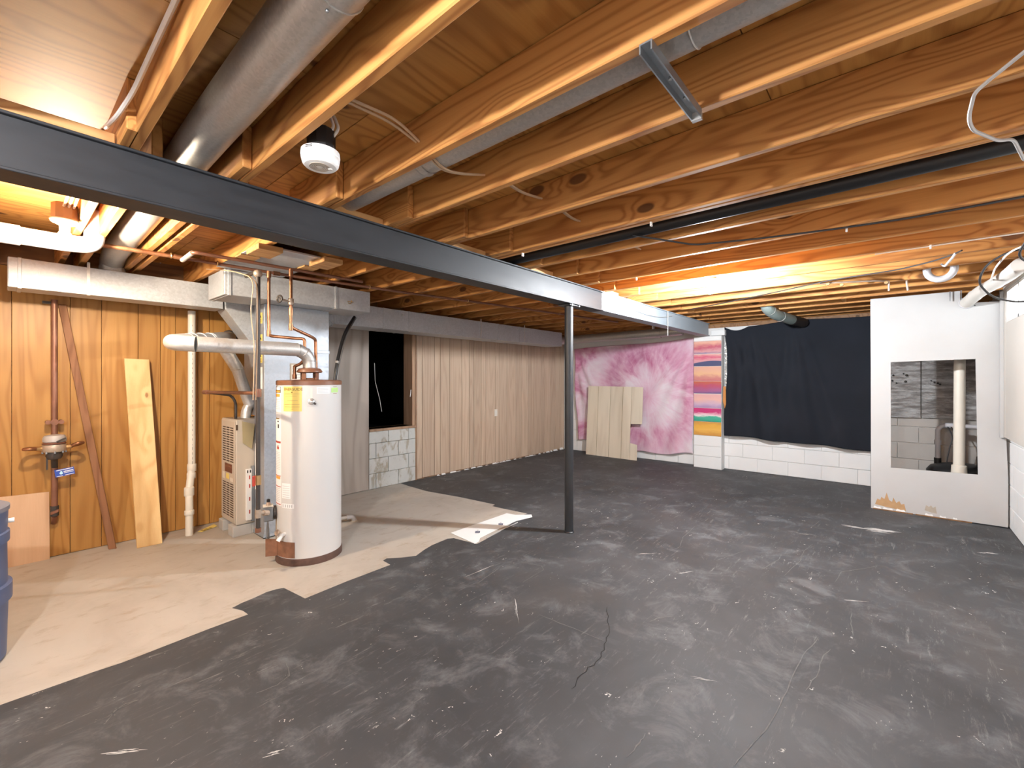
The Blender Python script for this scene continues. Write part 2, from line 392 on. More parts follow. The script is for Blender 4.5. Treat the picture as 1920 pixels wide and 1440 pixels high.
    def build(s, name, mat, parent=None, smooth=False, bevel=0.0, angle=40):
        me = bpy.data.meshes.new(name); me.from_pydata(s.v, [], s.f)
        mats = mat if isinstance(mat, (list, tuple)) else [mat]
        for m in mats: me.materials.append(M[m] if isinstance(m, str) else m)
        if len(mats) > 1:
            for p, i in zip(me.polygons, s.mi): p.material_index = i
        bm = bmesh.new(); bm.from_mesh(me); bmesh.ops.recalc_face_normals(bm, faces=bm.faces); bm.to_mesh(me); bm.free()
        if smooth:
            me.shade_smooth()
            me.set_sharp_from_angle(angle=math.radians(angle))
        o = bpy.data.objects.new(name, me); COL.objects.link(o)
        if parent: attach(o, parent)
        if bevel:
            b = o.modifiers.new('bevel', 'BEVEL'); b.width = bevel; b.segments = 1; b.limit_method = 'ANGLE'
        return o

def attach(o, parent):
    o.parent = parent; o.matrix_parent_inverse = Matrix.Translation(-Vector(world_loc(parent)))
def world_loc(p):
    v = Vector(p.location)
    while p.parent: p = p.parent; break
    return v
def box(*a): return MB().box(*a)
def tag(o, label=None, cat=None, group=None, kind=None):
    if label: o['label'] = label
    if cat: o['category'] = cat
    if group: o['group'] = group
    if kind: o['kind'] = kind
    return o
def thing(name, label, cat, loc=(0, 0, 0), group=None):
    o = bpy.data.objects.new(name, None); o.empty_display_size = 0.1; COL.objects.link(o); o.location = loc
    return tag(o, label, cat, group)
def struct(o): o['kind'] = 'structure'; return o
def text_mesh(body, size, name, mat, origin, xdir, ydir, parent=None, wrap=None, bold=0.0):
    """flat lettering laid in the plane of xdir/ydir; wrap=(cx,cy,r,a0) bends it round a vertical cylinder"""
    cu = bpy.data.curves.new(name, 'FONT'); cu.body = body; cu.size = size; cu.resolution_u = 2; cu.offset = bold
    ob = bpy.data.objects.new(name, cu); COL.objects.link(ob)
    dg = bpy.context.evaluated_depsgraph_get(); me = bpy.data.meshes.new_from_object(ob.evaluated_get(dg))
    bpy.data.objects.remove(ob); bpy.data.curves.remove(cu)
    X = Vector(xdir).normalized(); Y = Vector(ydir).normalized(); O = Vector(origin)
    for v in me.vertices:
        if wrap:
            cx, cy, r, a0, z0 = wrap; a = a0 + v.co.x / r
            v.co = Vector((cx + r * math.cos(a), cy + r * math.sin(a), z0 + v.co.y))
        else: v.co = O + X * v.co.x + Y * v.co.y
    me.materials.clear(); me.materials.append(M[mat]); me.name = name
    o = bpy.data.objects.new(name, me); COL.objects.link(o)
    if parent: attach(o, parent)
    return o

# ================================================================== ROOM SHELL
X0, X1, Y0, Y1 = -1.8, 7.70, -0.86, 5.20      # inner faces of the room
ZJ, ZS = 2.35, 2.535                          # joist underside, subfloor underside

# ---- floor: bare concrete by the wall, black paint elsewhere (the ragged paint edge is real)
EDGE = [(0.006, 3.012), (0.308, 3.002), (0.416, 2.99), (0.617, 3.001), (0.80, 3.012), (1.006, 3.014), (1.0, 3.088), (0.967, 3.175), (1.027, 3.199),
        (1.11, 3.212), (1.194, 3.235), (1.25, 3.228), (1.296, 3.211), (1.325, 2.948), (1.632, 2.971), (2.0, 2.977), (2.008, 3.092), (2.052, 3.106),
        (2.14, 3.03), (2.24, 2.97), (2.36, 3.02), (2.476, 3.055), (2.667, 3.071), (2.714, 3.038), (2.749, 2.777), (3.10, 2.83), (3.668, 3.001),
        (3.727, 2.99), (3.69, 3.336), (3.684, 3.471), (3.751, 3.492), (3.706, 4.041), (3.621, 4.577), (3.637, 4.998), (3.66, 5.2)]
F = MB()
F.cur = 0
F.add([(X0, Y1 + 0.02, 0)] + [(X0, 3.01, 0)] + [(x, y, 0) for x, y in EDGE], [tuple(range(len(EDGE) + 2))])
F.cur = 1
rev = [(x, y, 0) for x, y in reversed(EDGE)]
F.add([(X0, 3.01, 0), (X0, Y0 - 0.02, 0), (X1 + 0.02, Y0 - 0.02, 0), (X1 + 0.02, Y1 + 0.02, 0)] + rev, [tuple(range(len(EDGE) + 4))])
F.cur = 0
F.box(X0, X1 + 0.02, Y0 - 0.02, Y1 + 0.02, -0.15, -0.001)
floor = struct(F.build('floor', ['concrete', 'floor_paint']))
def ribbon(name, pts, w, mat, z=0.0012, parent=floor):
    m = MB(); L = []; R_ = []
    for i, p in enumerate(pts):
        a = Vector(pts[max(i - 1, 0)]); b = Vector(pts[min(i + 1, len(pts) - 1)]); d = (b - a).normalized(); nrm = Vector((-d.y, d.x))
        ww = w * (0.25 if i in (0, len(pts) - 1) else random.uniform(0.6, 1.3))
        L.append((p[0] + nrm.x * ww, p[1] + nrm.y * ww, z)); R_.append((p[0] - nrm.x * ww, p[1] - nrm.y * ww, z))
    n = len(pts); m.add(L + R_, [(i, i + 1, n + i + 1, n + i) for i in range(n - 1)])
    return m.build(name, mat, parent)
def wander(a, b, n, amp):
    a, b = Vector(a), Vector(b); d = (b - a); nn = Vector((-d.y, d.x)).normalized(); out = []
    for i in range(n + 1):
        u = i / n; p = a + d * u + nn * random.uniform(-amp, amp) * (0 if i in (0, n) else 1); out.append((p.x, p.y))
    return out
ck = []
for a, b in zip([(2.53, 1.381), (2.289, 1.233), (2.134, 1.181), (2.038, 1.153), (1.868, 1.16)], [(2.289, 1.233), (2.134, 1.181), (2.038, 1.153), (1.868, 1.16), (1.72, 1.13)]):
    ck += wander(a, b, 5, 0.008)[:-1]
ribbon('floor_crack', ck, 0.0022, 'crack')
ribbon('floor_crack', wander((0.62, 1.55), (1.02, 1.25), 14, 0.01), 0.0016, 'crack')
def scrape(a, b, w, strands):
    """a dragged paint mark: several thin, broken, tapering strands"""
    a, b = Vector(a), Vector(b); d = b - a; nn = Vector((-d.y, d.x)).normalized(); m = MB()
    for k in range(strands):
        u0 = random.uniform(0, 0.45); u1 = min(1, u0 + random.uniform(0.25, 0.6)); off = random.uniform(-w, w); n = 6; L = []; Rr = []
        for i in range(n + 1):
            u = u0 + (u1 - u0) * i / n; p = a + d * u + nn * (off + random.uniform(-0.15, 0.15) * w); hw = w * random.uniform(0.08, 0.26) * math.sin(math.pi * (i + 0.4) / (n + 0.8))
            z = 0.0012 + k * 0.00002; L.append((p.x + nn.x * hw, p.y + nn.y * hw, z)); Rr.append((p.x - nn.x * hw, p.y - nn.y * hw, z))
        m.add(L + Rr, [(i, i + 1, n + 2 + i, n + 1 + i) for i in range(n)])
    return m.build('paint_scrape', 'scrape', floor)
for a, b, w, n in (((5.47, 0.40), (5.50, 0.12), 0.02, 14), ((5.50, 0.22), (5.57, -0.08), 0.035, 30), ((5.42, 0.20), (5.50, -0.02), 0.02, 8), ((0.25, 2.33), (0.40, 2.20), 0.010, 7), ((0.66, 1.84), (0.74, 1.795), 0.010, 6), ((3.30, 1.22), (3.52, 1.10), 0.008, 4), ((3.45, 1.62), (3.62, 1.46), 0.008, 4), ((2.22, 2.38), (2.55, 2.36), 0.008, 4), ((2.0, 1.67), (2.30, 1.97), 0.008, 4), ((5.35, -0.53), (5.42, -0.68), 0.02, 7), ((2.2, 0.75), (2.26, 0.62), 0.008, 5), ((3.6, 0.30), (3.7, 0.1), 0.008, 5), ((1.45, 0.28), (1.62, 0.02), 0.006, 4), ((4.9, 0.72), (4.95, 0.55), 0.01, 4)):
    scrape(a, b, w, n)

# long thin scratches worn through the black paint
SCRATCHES = [[(2.44, 2.001), (2.56, 2.011), (2.717, 2.018), (2.754, 2.071), (2.698, 2.268)], [(3.741, 1.073), (3.933, 1.014), (4.124, 0.948)], [(3.687, 1.428), (3.853, 1.399), (4.097, 1.463), (4.5, 1.482)], [(5.223, 0.606), (5.533, 0.561)], [(5.223, 0.606), (5.223, 0.488)], [(3.799, 0.762), (4.086, 0.697), (4.224, 0.701), (4.476, 0.566)], [(3.779, 0.61), (4.167, 0.563), (4.448, 0.572), (4.681, 0.533)], [(1.805, 0.451), (1.928, 0.429), (2.066, 0.4), (2.269, 0.382), (2.52, 0.373), (2.751, 0.36), (3.008, 0.318)], [(2.453, 0.31), (2.652, 0.28), (2.806, 0.279), (2.917, 0.255)], [(3.891, 0.317), (4.139, 0.296), (4.283, 0.2), (4.497, 0.063)], [(2.54, 1.104), (2.63, 1.076), (2.687, 1.024)], [(2.173, 1.655), (2.181, 1.464), (2.192, 1.207)], [(3.152, 0.171), (3.296, 0.191), (3.451, 0.194)], [(0.294, 2.511), (0.333, 2.581), (0.415, 2.584), (0.371, 2.598), (0.304, 2.556)], [(2.214, 2.231), (2.356, 2.263), (2.591, 2.314)], [(0.777, 2.229), (0.863, 2.211), (0.929, 2.236), (0.968, 2.362)], [(1.573, 0.775), (1.671, 0.766), (1.73, 0.769)], [(3.42, 2.355), (3.255, 2.388), (3.197, 2.435)]]
for line in SCRATCHES:
    pts = []
    for p, q in zip(line, line[1:]): pts += wander(p, q, 4, 0.004)[:-1]
    pts.append(line[-1]); ribbon('paint_scratch', pts, 0.0022, 'scratch')

# ---- block helper: one shared mesh per size, each block its own object
BLK = {}
def block_piece(parent, lx, ly, lz, loc, mat, bevel=0.004):
    key = (round(lx, 3), round(ly, 3), round(lz, 3), mat)
    if key not in BLK:
        m = MB(); b = bevel; hx, hy = lx / 2, ly / 2
        # chamfered on all vertical and horizontal edges
        prof = [(hx - b, hy - b, 0), (hx, hy, b), (hx, hy, lz - b), (hx - b, hy - b, lz)]
        m.rings([[(-x, -y, z), (x, -y, z), (x, y, z), (-x, y, z)] for x, y, z in prof])
        me_o = m.build('block', mat); BLK[key] = me_o.data; bpy.data.objects.remove(me_o)
    o = bpy.data.objects.new('block', BLK[key]); COL.objects.link(o); o.location = loc; o.parent = parent
    return o

# ---- back wall: white painted block
BL, BH = 0.41, 0.2095
wall_back = struct(box(X1 + 0.012, X1 + 0.25, Y0 - 0.25, Y1 + 0.25, 0, ZS).build('wall_back', 'mortar'))
upper = box(X1 + 0.002, X1 + 0.014, 0.25, Y1, BH * 4, ZS).build('plain_face', 'block_white', wall_back)
for r in range(11):
    y = Y0 - (0.5 * BL if r % 2 else 0)
    while y < Y1 - 0.01:
        a, b = max(y, Y0), min(y + BL, Y1)
        # the stretch behind the pump corner was never painted
        for p, q, mat in ((a, min(b, 0.23), 'block_grey'), (max(a, 0.23), b, 'block_white')):
            if q - p > 0.03 and (r < 4 or mat == 'block_grey'):
                block_piece(wall_back, 0.03, q - p - 0.005, BH - 0.005, (X1 + 0.013, (p + q) / 2, r * BH + 0.003), mat)
        y += BL
box(X1 - 0.004, X1 + 0.02, Y0, Y1, 2.29, ZS).build('rim_board', 'rim', wall_back)

# ---- right wall: white block low down, furred wall panel with a small window above
wall_right = struct(MB().box(X0, X1, Y0 - 0.25, Y0 - 0.012, 0, ZS).build('wall_right', 'mortar'))
box(X0, 4.2, Y0 - 0.014, Y0 - 0.002, 0, ZS).build('plain_face', 'block_white', wall_right)
for r in range(5):
    x = 4.2 - (0.5 * BL if r % 2 else 0)
    while x < X1 - 0.02:
        a, b = max(x, 4.2), min(x + BL, X1)
        if b - a > 0.04: block_piece(wall_right, b - a - 0.005, 0.03, BH - 0.005, ((a + b) / 2, Y0 - 0.013, r * BH + 0.003), 'block_white' if b < 6.95 else 'block_grey')
        x += BL
W0, W1, WZ0, WZ1 = 5.20, 6.27, 1.99, 2.30
def panel_sheet(x0, x1, z0, z1): return box(x0, x1, Y0, Y0 + 0.05, z0, z1).build('wall_panel', 'wall_panel', wall_right, bevel=0.002)
panel_sheet(4.02, 5.196, 0.89, 2.345); panel_sheet(W0, W1, 0.89, WZ0 - 0.004); panel_sheet(W1 + 0.004, 6.385, 0.89, 2.345); panel_sheet(W0, W1, WZ1 + 0.004, 2.345)
box(6.34, 6.392, Y0 + 0.05, Y0 + 0.075, 0.88, 2.30).build('furring_strip', 'drywall', wall_right, bevel=0.002)
window_1 = struct(MB().box(W0, W1, Y0 - 0.012, Y0 - 0.004, WZ0, WZ1).build('window_1', emit('bright_pane', (0.90, 0.96, 1.0), 2.6)))
for x in (W0, W0 + 0.52, W1 - 0.03): box(x, x + 0.03, Y0 - 0.004, Y0 + 0.044, WZ0, WZ1).build('window_frame', 'white', window_1)
for z in (WZ0, WZ1 - 0.025): box(W0 + 0.031, W1 - 0.031, Y0 - 0.004, Y0 + 0.044, z, z + 0.025).build('window_rail', 'white', window_1)

# ---- wall behind the camera
wall_front = struct(box(X0 - 0.25, X0, Y0 - 0.25, Y1 + 0.25, 0, ZS).build('wall_front', 'block_white'))

# ---- left wall: core with a raw opening to an unlit crawlspace, panelled
OX0, OX1, OZ0, OZ1 = 3.17, 3.90, 0.79, 2.12
WL = MB(); yb0, yb1 = Y1 + 0.012, Y1 + 0.22
WL.box(X0, OX0, yb0, yb1, 0, ZS); WL.box(OX1, X1 + 0.25, yb0, yb1, 0, ZS); WL.box(OX0, OX1, yb0, yb1, OZ1, ZS); WL.box(OX0, OX1, yb0 + 0.02, yb1, 0, OZ0)
wall_left = struct(WL.build('wall_left', 'rim'))
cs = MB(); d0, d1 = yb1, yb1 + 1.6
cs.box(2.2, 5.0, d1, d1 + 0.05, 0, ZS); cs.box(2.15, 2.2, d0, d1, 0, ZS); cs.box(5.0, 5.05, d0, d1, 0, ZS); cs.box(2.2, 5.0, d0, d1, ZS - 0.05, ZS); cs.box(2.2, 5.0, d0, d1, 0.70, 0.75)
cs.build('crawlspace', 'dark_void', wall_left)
G = [-1.8, -1.62, -1.37, -1.21, -1.09, -0.91, -0.81, -0.59, -0.47, -0.25, -0.13, 0.069, 0.392, 0.585, 0.831, 0.993, 1.107, 1.286, 1.385, 1.603, 1.718, 1.90, 2.08, 2.30, 2.60]
for a, b in zip(G, G[1:]): box(a + 0.0018, b - 0.0018, Y1 - 0.002, Y1 + 0.011, 0.004, 2.33).build('plank', 'honey', wall_left, bevel=0.0015)
box(2.60, 3.163, Y1 - 0.004, Y1 + 0.011, 0.006, 2.30).build('plywood_sheet', 'ply_grey', wall_left)
G = [3.935, 4.03, 4.26, 4.371, 4.562, 4.814, 4.974, 5.08, 5.25, 5.361, 5.592, 5.694, 5.898, 6.144, 6.296, 6.50, 6.594, 6.676, 6.908, 7.017, 7.219, 7.38, 7.547, 7.69]
for i, (a, b) in enumerate(zip(G, G[1:])):
    gap = 0.006 if abs(b - 5.25) < 0.01 or abs(b - 6.594) < 0.01 else 0.0038
    box(a + 0.0036, b - gap, Y1 - 0.002, Y1 + 0.011, 0.012 + random.uniform(0, 0.008), 2.30).build('plank', 'grey_panel', wall_left, bevel=0.0015)
for r, z in enumerate((0.0, 0.20, 0.40, 0.60)):
    xs = [3.166, 3.46, 3.79, 3.93] if r % 2 else [3.166, 3.27, 3.62, 3.93]
    h = 0.196 if r < 3 else 0.152
    for a, b in zip(xs, xs[1:]): block_piece(wall_left, b - a - 0.008, 0.06, h, ((a + b) / 2, Y1 + 0.026, z + 0.003), 'block_patchy')
box(3.166, 3.925, Y1 - 0.015, Y1 + 0.20, 0.757, 0.79).build('opening_sill', 'jamb', wall_left, bevel=0.003)
box(3.853, 3.902, Y1 - 0.006, Y1 + 0.20, 0.79, 2.12).build('opening_jamb', 'jamb', wall_left, bevel=0.002)
box(3.906, 3.922, Y1 - 0.012, Y1 + 0.011, 0.0, 2.12).build('panel_trim', 'jamb', wall_left)
box(X0, X1, Y1 - 0.006, Y1 + 0.012, 2.335, ZS).build('rim_board', 'rim', wall_left)
# crumbling parging along the foot of the panelling
pm = MB(); x = 4.3
while x < 7.6:
    w = random.uniform(0.04, 0.14); h = random.uniform(0.004, 0.018) + (0.05 * max(0, (x - 7.0)) if x > 7.0 else 0)
    pm.hexa([(x, Y1 - 0.02, 0), (x + w, Y1 - 0.025, 0), (x + w, Y1 - 0.003, 0), (x, Y1 - 0.003, 0)], [(x + 0.01, Y1 - 0.006, h), (x + w - 0.01, Y1 - 0.006, h * 0.7), (x + w - 0.01, Y1 - 0.004, h), (x + 0.01, Y1 - 0.004, h)])
    x += w + random.uniform(0.0, 0.12)
pg = pm.build('parging', 'block_white', wall_left); pg['kind'] = 'stuff'

# ---- ceiling: subfloor sheets and the joists nailed under them
ceiling = struct(box(X0, X1, Y0, Y1, ZS + 0.018, ZS + 0.12).build('ceiling', 'rim'))
y = Y0; row = 0
while y < Y1 - 0.01:
    y2 = min(y + 1.22, Y1); x = X0 - (1.22 if row % 2 else 0) + 0.35
    while x < X1:
        a, b = max(x, X0), min(x + 2.44, X1)
        if b - a > 0.05: box(a + 0.002, b - 0.002, y + 0.002, y2 - 0.002, ZS, ZS + 0.018).build('subfloor_sheet', 'ply', ceiling)
        x += 2.44
    y = y2; row += 1
JR = [-1.70, -1.28, -0.87, -0.46, -0.06, 0.365, 0.75, 1.166, 1.56, 1.995, 2.415, 2.463, 2.85, 3.285, 3.70, 4.10, 4.51, 4.95, 5.40, 5.80, 6.20, 6.62, 7.04, 7.45, 7.69]
def joist(x1, ya, yb, z0=ZJ): return box(x1 - 0.038, x1, ya, yb, z0, ZS - 0.001).build('joist', 'joist', ceiling, bevel=0.004)
FAR = {0.365: (0.338, 0.448), 0.75: (0.711, 0.774), 2.415: (), 2.463: (2.502,)}
for x1 in JR:
    joist(x1, Y0, 2.47 + random.uniform(-0.03, 0.05))
    if x1 == 7.69: joist(x1, 2.56, Y1); continue
    for xf in FAR.get(x1, (x1 + 0.041,)): joist(xf, 2.08 if xf in (0.338, 0.711) else 2.30, Y1)
    if x1 not in (0.365, 0.75, 2.463):       # short scab nailed beside each lap over the beam
        box(x1 - 0.078, x1 - 0.040, 2.06 + random.uniform(-0.05, 0.06), 2.62, ZJ, ZS - 0.001).build('joist_scab', 'joist', ceiling, bevel=0.004)
# flat blocking on top of the beam between joists
for a, b, yy, h in ((-0.05, 0.295, 2.27, 0.045), (1.17, 1.48, 2.275, 0.042), (2.0, 2.36, 2.27, 0.04), (2.86, 3.20, 2.275, 0.045), (4.12, 4.42, 2.27, 0.04)):
    box(a, b, yy, yy + 0.09, ZJ + 0.001, ZJ + h).build('blocking', 'lumber_x', ceiling, bevel=0.003)
# a sistered length on one joist
box(3.285 + 0.001, 3.285 + 0.036, -0.83, 0.20, 2.362, 2.50).build('joist_sister', 'joist', ceiling, bevel=0.004)
# bridging block between two far joists
box(6.24, 6.58, 0.42, 0.458, 2.37, 2.52).build('bridging', 'lumber_x', ceiling, bevel=0.003)

# ================================================================== BEAM AND COLUMN
bt = thing('steel_beam', 'long black steel beam with a grey-primed end carrying the joists', 'beam', (3.0, 2.32, 2.15))
BX0, BX1, BY = X0, 7.50, 2.32
box(BX0, BX1, BY - 0.075, BY + 0.075, 2.150, 2.161).build('bottom_flange', 'beam', bt, bevel=0.002)
box(BX0, BX1, BY - 0.075, BY + 0.075, 2.338, 2.349).build('top_flange', 'beam', bt, bevel=0.002)
box(BX0, BX1, BY - 0.055, BY + 0.004, 2.161, 2.338).build('web', 'beam', bt)
ct = thing('steel_column', 'round black steel column standing under the beam', 'column', (3.54, 2.34, 0))
CX, CY = 3.54, 2.335
MB().cyl((CX, CY, 0.008), (CX, CY, 2.142), 0.0415, 32).build('shaft', 'column', ct, smooth=True)
MB().lathe([(0.05, 0), (0.05, 0.006), (0.044, 0.012)], (CX, CY, 0), 28).build('base_ring', 'column', ct, smooth=True)
box(CX - 0.09, CX + 0.09, CY - 0.07, CY + 0.06, 2.138, 2.1495).build('cap_plate', 'column', ct, bevel=0.002)
for sx in (-0.06, 0.06): MB().cyl((CX + sx, CY - 0.078, 2.144), (CX + sx, CY - 0.066, 2.144), 0.011, 6).build('bolt', 'steel', ct)

# ---- masonry pier under the beam end, each course painted as a small landscape
pier = thing('block_pier', 'white block pier painted with a column of sunset scenes', 'pier', (7.6, 2.29, 0))
PZ = [(0.003, 0.195), (0.20, 0.362), (0.366, 0.528), (0.535, 0.757), (0.763, 0.978), (0.985, 1.208), (1.217, 1.416), (1.423, 1.656), (1.663, 1.858), (1.865, 2.070), (2.075, 2.147)]
OCH, PNK, MAU, CRM, WHT = (0.72, 0.36, 0.05), (0.55, 0.12, 0.20), (0.34, 0.16, 0.30), (0.72, 0.46, 0.33), (0.80, 0.74, 0.72)
ART = {3: ('amber', [(0.1, (0.60, 0.28, 0.05)), (0.4, (0.78, 0.43, 0.08)), (0.75, (0.74, 0.38, 0.05)), (1.0, (0.55, 0.27, 0.06))], None, 'block painted in plain amber washes'),
       4: ('teal', [(0.05, (0.03, 0.32, 0.22)), (0.33, (0.06, 0.40, 0.28)), (0.42, (0.75, 0.66, 0.65)), (0.6, (0.72, 0.35, 0.45)), (0.72, (0.52, 0.03, 0.16))], None, 'block painted magenta over a teal band'),
       5: ('lilac', [(0.0, (0.36, 0.24, 0.42)), (0.3, (0.55, 0.38, 0.50)), (0.6, (0.74, 0.42, 0.36)), (0.9, (0.70, 0.38, 0.36))], None, 'block painted with peach fading to lilac'),
       6: ('plum', [(0.0, (0.14, 0.10, 0.24)), (0.25, (0.34, 0.10, 0.24)), (0.6, (0.45, 0.07, 0.13)), (0.95, (0.50, 0.12, 0.05))], None, 'block painted in dark red and plum bands'),
       7: ('peach', [(0.0, (0.52, 0.16, 0.16)), (0.3, (0.58, 0.24, 0.20)), (0.5, (0.72, 0.42, 0.24)), (0.9, (0.70, 0.38, 0.28))], None, 'block painted with a pale peach sky'),
       8: ('hills', [(0.0, (0.5, 0.3, 0.4)), (0.45, (0.66, 0.30, 0.32)), (0.65, (0.60, 0.10, 0.19)), (0.95, (0.72, 0.42, 0.36))], (0.06, 0.07, 0.16), 'block painted with a pink sky over blue hills'),
       9: ('rose', [(0.0, (0.30, 0.20, 0.32)), (0.2, (0.62, 0.32, 0.33)), (0.5, (0.50, 0.09, 0.15)), (0.8, (0.72, 0.38, 0.28)), (1, (0.70, 0.42, 0.36))], None, 'block painted with rose and peach sunset bands')}
box(7.53, 7.692, 2.075, 2.505, 0, 2.147).build('core', 'block_white', pier)
for i, (a, b) in enumerate(PZ):
    m = MB(); m.box(-0.0135, 0.0, -0.213, 0.213, 0, b - a)
    mat = sunset('paint_' + ART[i][0], ART[i][1], i * 3.7 + 1, ART[i][2]) if i in ART else 'block_white'
    o = m.build('block', mat, bevel=0.003); o.parent = pier; o.matrix_parent_inverse = Matrix.Translation(-Vector(pier.location)); o.location = (7.5295, 2.29, a)
    if i in ART: o['label'] = ART[i][3]
box(7.49, 7.692, 2.08, 2.52, 2.148, 2.1495).build('bearing_plate', 'steel', pier)
capb = thing('bearing_block', 'small white block beside the beam end above the pier', 'block', (7.6, 2.12, 2.15))
box(7.53, 7.692, 2.03, 2.235, 2.151, 2.24).build('block_body', 'block_white', capb, bevel=0.004)

# ================================================================== DUCTS OVERHEAD
def seam_ring(parent, c, axis, r, name='seam'): MB().torus(c, axis, r, 0.003, 32, 6).build(name, 'galv_duct', parent, smooth=True)
d1 = thing('round_duct', 'large round galvanised duct running over the black beam into the long trunk duct', 'duct', (0.56, 2.0, 2.45))
MB().tube([(0.535, Y0 + 0.01, 2.449), (0.553, 2.0, 2.449), (0.60, 4.62, 2.446), (0.605, 4.80, 2.40), (0.605, 4.80, 2.318)], 0.079, 36, fillet=0.10).build('pipe', 'galv_duct', d1, smooth=True)
for y in (1.05, 2.62): seam_ring(d1, (0.535 + (y + .86) * .0063, y, 2.449), (0.0063, 1, 0), 0.0795)
MB().lathe([(0.10, 0), (0.10, 0.006), (0.082, 0.012), (0.082, 0.05)], (0.605, 4.80, 2.3085), 32).build('collar', 'galv_duct', d1, smooth=True)
for a in (200, 262): MB().sphere((0.535 + 0.081 * math.cos(math.radians(a)) + .012, 1.07, 2.449 + 0.081 * math.sin(math.radians(a))), 0.005, 8, 6).build('rivet', 'steel', d1, smooth=True)
d2 = thing('round_duct', 'thin round grey duct tucked between joists above the hanger strap', 'duct', (1.262, 1.0, 2.45))
MB().cyl((1.262, Y0 + 0.01, 2.455), (1.262, 2.44, 2.455), 0.075, 32).build('pipe', 'galv_duct', d2, smooth=True)
MB().lathe([(0.0775, -0.02), (0.0775, 0.02)], (1.262, 1.60, 2.455), 32, (0, 1, 0), cap=False).build('joint_sleeve', 'galv_duct', d2, smooth=True)
seam_ring(d2, (1.262, 1.62, 2.455), (0, 1, 0), 0.0775); seam_ring(d2, (1.262, 0.42, 2.455), (0, 1, 0), 0.076)
d3 = MB().cyl((2.672, Y0 + 0.01, 2.402), (2.672, 2.55, 2.402), 0.041, 20).build('drain_pipe', 'black', smooth=True)
tag(d3, 'long black plastic pipe running between the joists', 'pipe')
# trunk ducts along the left wall
def rect_duct(name, label, x0, x1, y0, y1, z0, z1, seams, straps=()):
    t = thing(name, label, 'duct', ((x0 + x1) / 2, (y0 + y1) / 2, z0))
    box(x0, x1, y0, y1, z0, z1).build('casing', 'galv', t, bevel=0.003)
    for s in seams: box(s - 0.010, s + 0.010, y0 - 0.005, y1 + 0.002, z0 - 0.005, z1 + 0.002).build('drive_seam', 'galv', t, bevel=0.002)
    for s in straps:
        m = MB(); m.box(s - 0.009, s + 0.009, y0 - 0.0045, y0 - 0.0005, z0 + 0.012, ZJ); m.box(s - 0.009, s + 0.009, y0 - 0.006, y0 + 0.05, z0 - 0.003, z0 - 0.0005)
        m.build('hanger_strap', 'tape', t)
    return t
trunkL = rect_duct('trunk_duct', 'long rectangular galvanised trunk duct above the honey wood panelling', 0.045, 1.36, 4.70, 4.93, 2.10, 2.312, (0.10,), (0.455,))
box(0.0438, 0.0448, 4.705, 4.925, 2.105, 2.307).build('end_cap', 'galv', trunkL)
trunkR = rect_duct('trunk_duct', 'long rectangular galvanised trunk duct above the greyed panelling and dark opening', 2.42, 6.86, 4.68, 5.02, 2.062, 2.315, (3.05, 3.42, 5.1, 5.62), (4.72, 5.75))
MB().torus((3.32, 4.677, 2.26), (0, 1, 0), 0.012, 0.006, 14, 6).build('tear_mark', 'tape', trunkR)
# supply plenum above the furnace with sloped shoulders to both trunks
sp = thing('supply_plenum', 'sloped galvanised plenum joining the furnace to both trunk ducts', 'duct', (1.9, 4.8, 1.1))
PX0, PX1, PY0, PY1 = 1.62, 2.16, 4.62, 4.96
box(PX0, PX1, PY0, PY1, 1.10, 2.312).build('plenum_box', 'galv_plenum', sp, bevel=0.003)
MB().hexa([(PX0 + 0.002, 4.70, 1.76), (PX0 + 0.002, 4.93, 1.76), (1.38, 4.93, 2.10), (1.38, 4.70, 2.10)], [(PX0 + 0.002, 4.70, 2.312), (PX0 + 0.002, 4.93, 2.312), (1.361, 4.93, 2.312), (1.361, 4.70, 2.312)]).build('shoulder', 'galv', sp, bevel=0.003)
MB().hexa([(PX1 - 0.002, 4.68, 1.86), (2.419, 4.68, 2.062), (2.419, 4.96, 2.062), (PX1 - 0.002, 4.96, 1.86)], [(PX1 - 0.002, 4.68, 2.312), (2.419, 4.68, 2.315), (2.419, 4.96, 2.315), (PX1 - 0.002, 4.96, 2.312)]).build('shoulder', 'galv', sp, bevel=0.003)
MB().tube([(2.15, 4.60, 2.10), (2.32, 4.60, 2.10), (2.38, 4.60, 2.04), (2.17, 4.60, 1.93)], 0.006, 8, fillet=0.05).build('edge_lip', 'galv', sp, smooth=True)
# cross box under the joists and the return drop below it
cb = thing('return_box', 'galvanised box duct hung under the joists beside the copper pipes', 'duct', (1.85, 4.28, 2.135))
box(1.19, 2.50, 4.08, 4.50, 2.135, 2.343).build('casing', 'galv', cb, bevel=0.003)
for s in (1.225, 2.13): box(s - 0.012, s + 0.012, 4.073, 4.503, 2.130, 2.346).build('drive_seam', 'galv', cb, bevel=0.002)
box(1.1885, 1.1895, 4.10, 4.48, 2.15, 2.33).build('end_cap', 'galv', cb)
MB().torus((2.27, 4.075, 2.22), (0, 1, 0), 0.022, 0.004, 16, 6, 0.2, 3.2).build('damper_handle', 'brass', cb)
box(2.25, 2.31, 4.073, 4.079, 2.213, 2.221).build('damper_lever', 'brass', cb)
rd = thing('return_drop', 'blue-grey galvanised return drop standing behind the water heater', 'duct', (1.88, 4.43, 0))
box(1.574, 2.182, 4.319, 4.555, 0.03, 1.72).build('lower_casing', 'galv_plenum', rd, bevel=0.003)
box(1.574, 2.182, 4.319, 4.555, 1.726, 2.134).build('upper_casing', 'galv_plenum', rd, bevel=0.003)
box(1.568, 2.188, 4.313, 4.556, 1.705, 1.735).build('drive_seam', 'galv_plenum', rd, bevel=0.002)
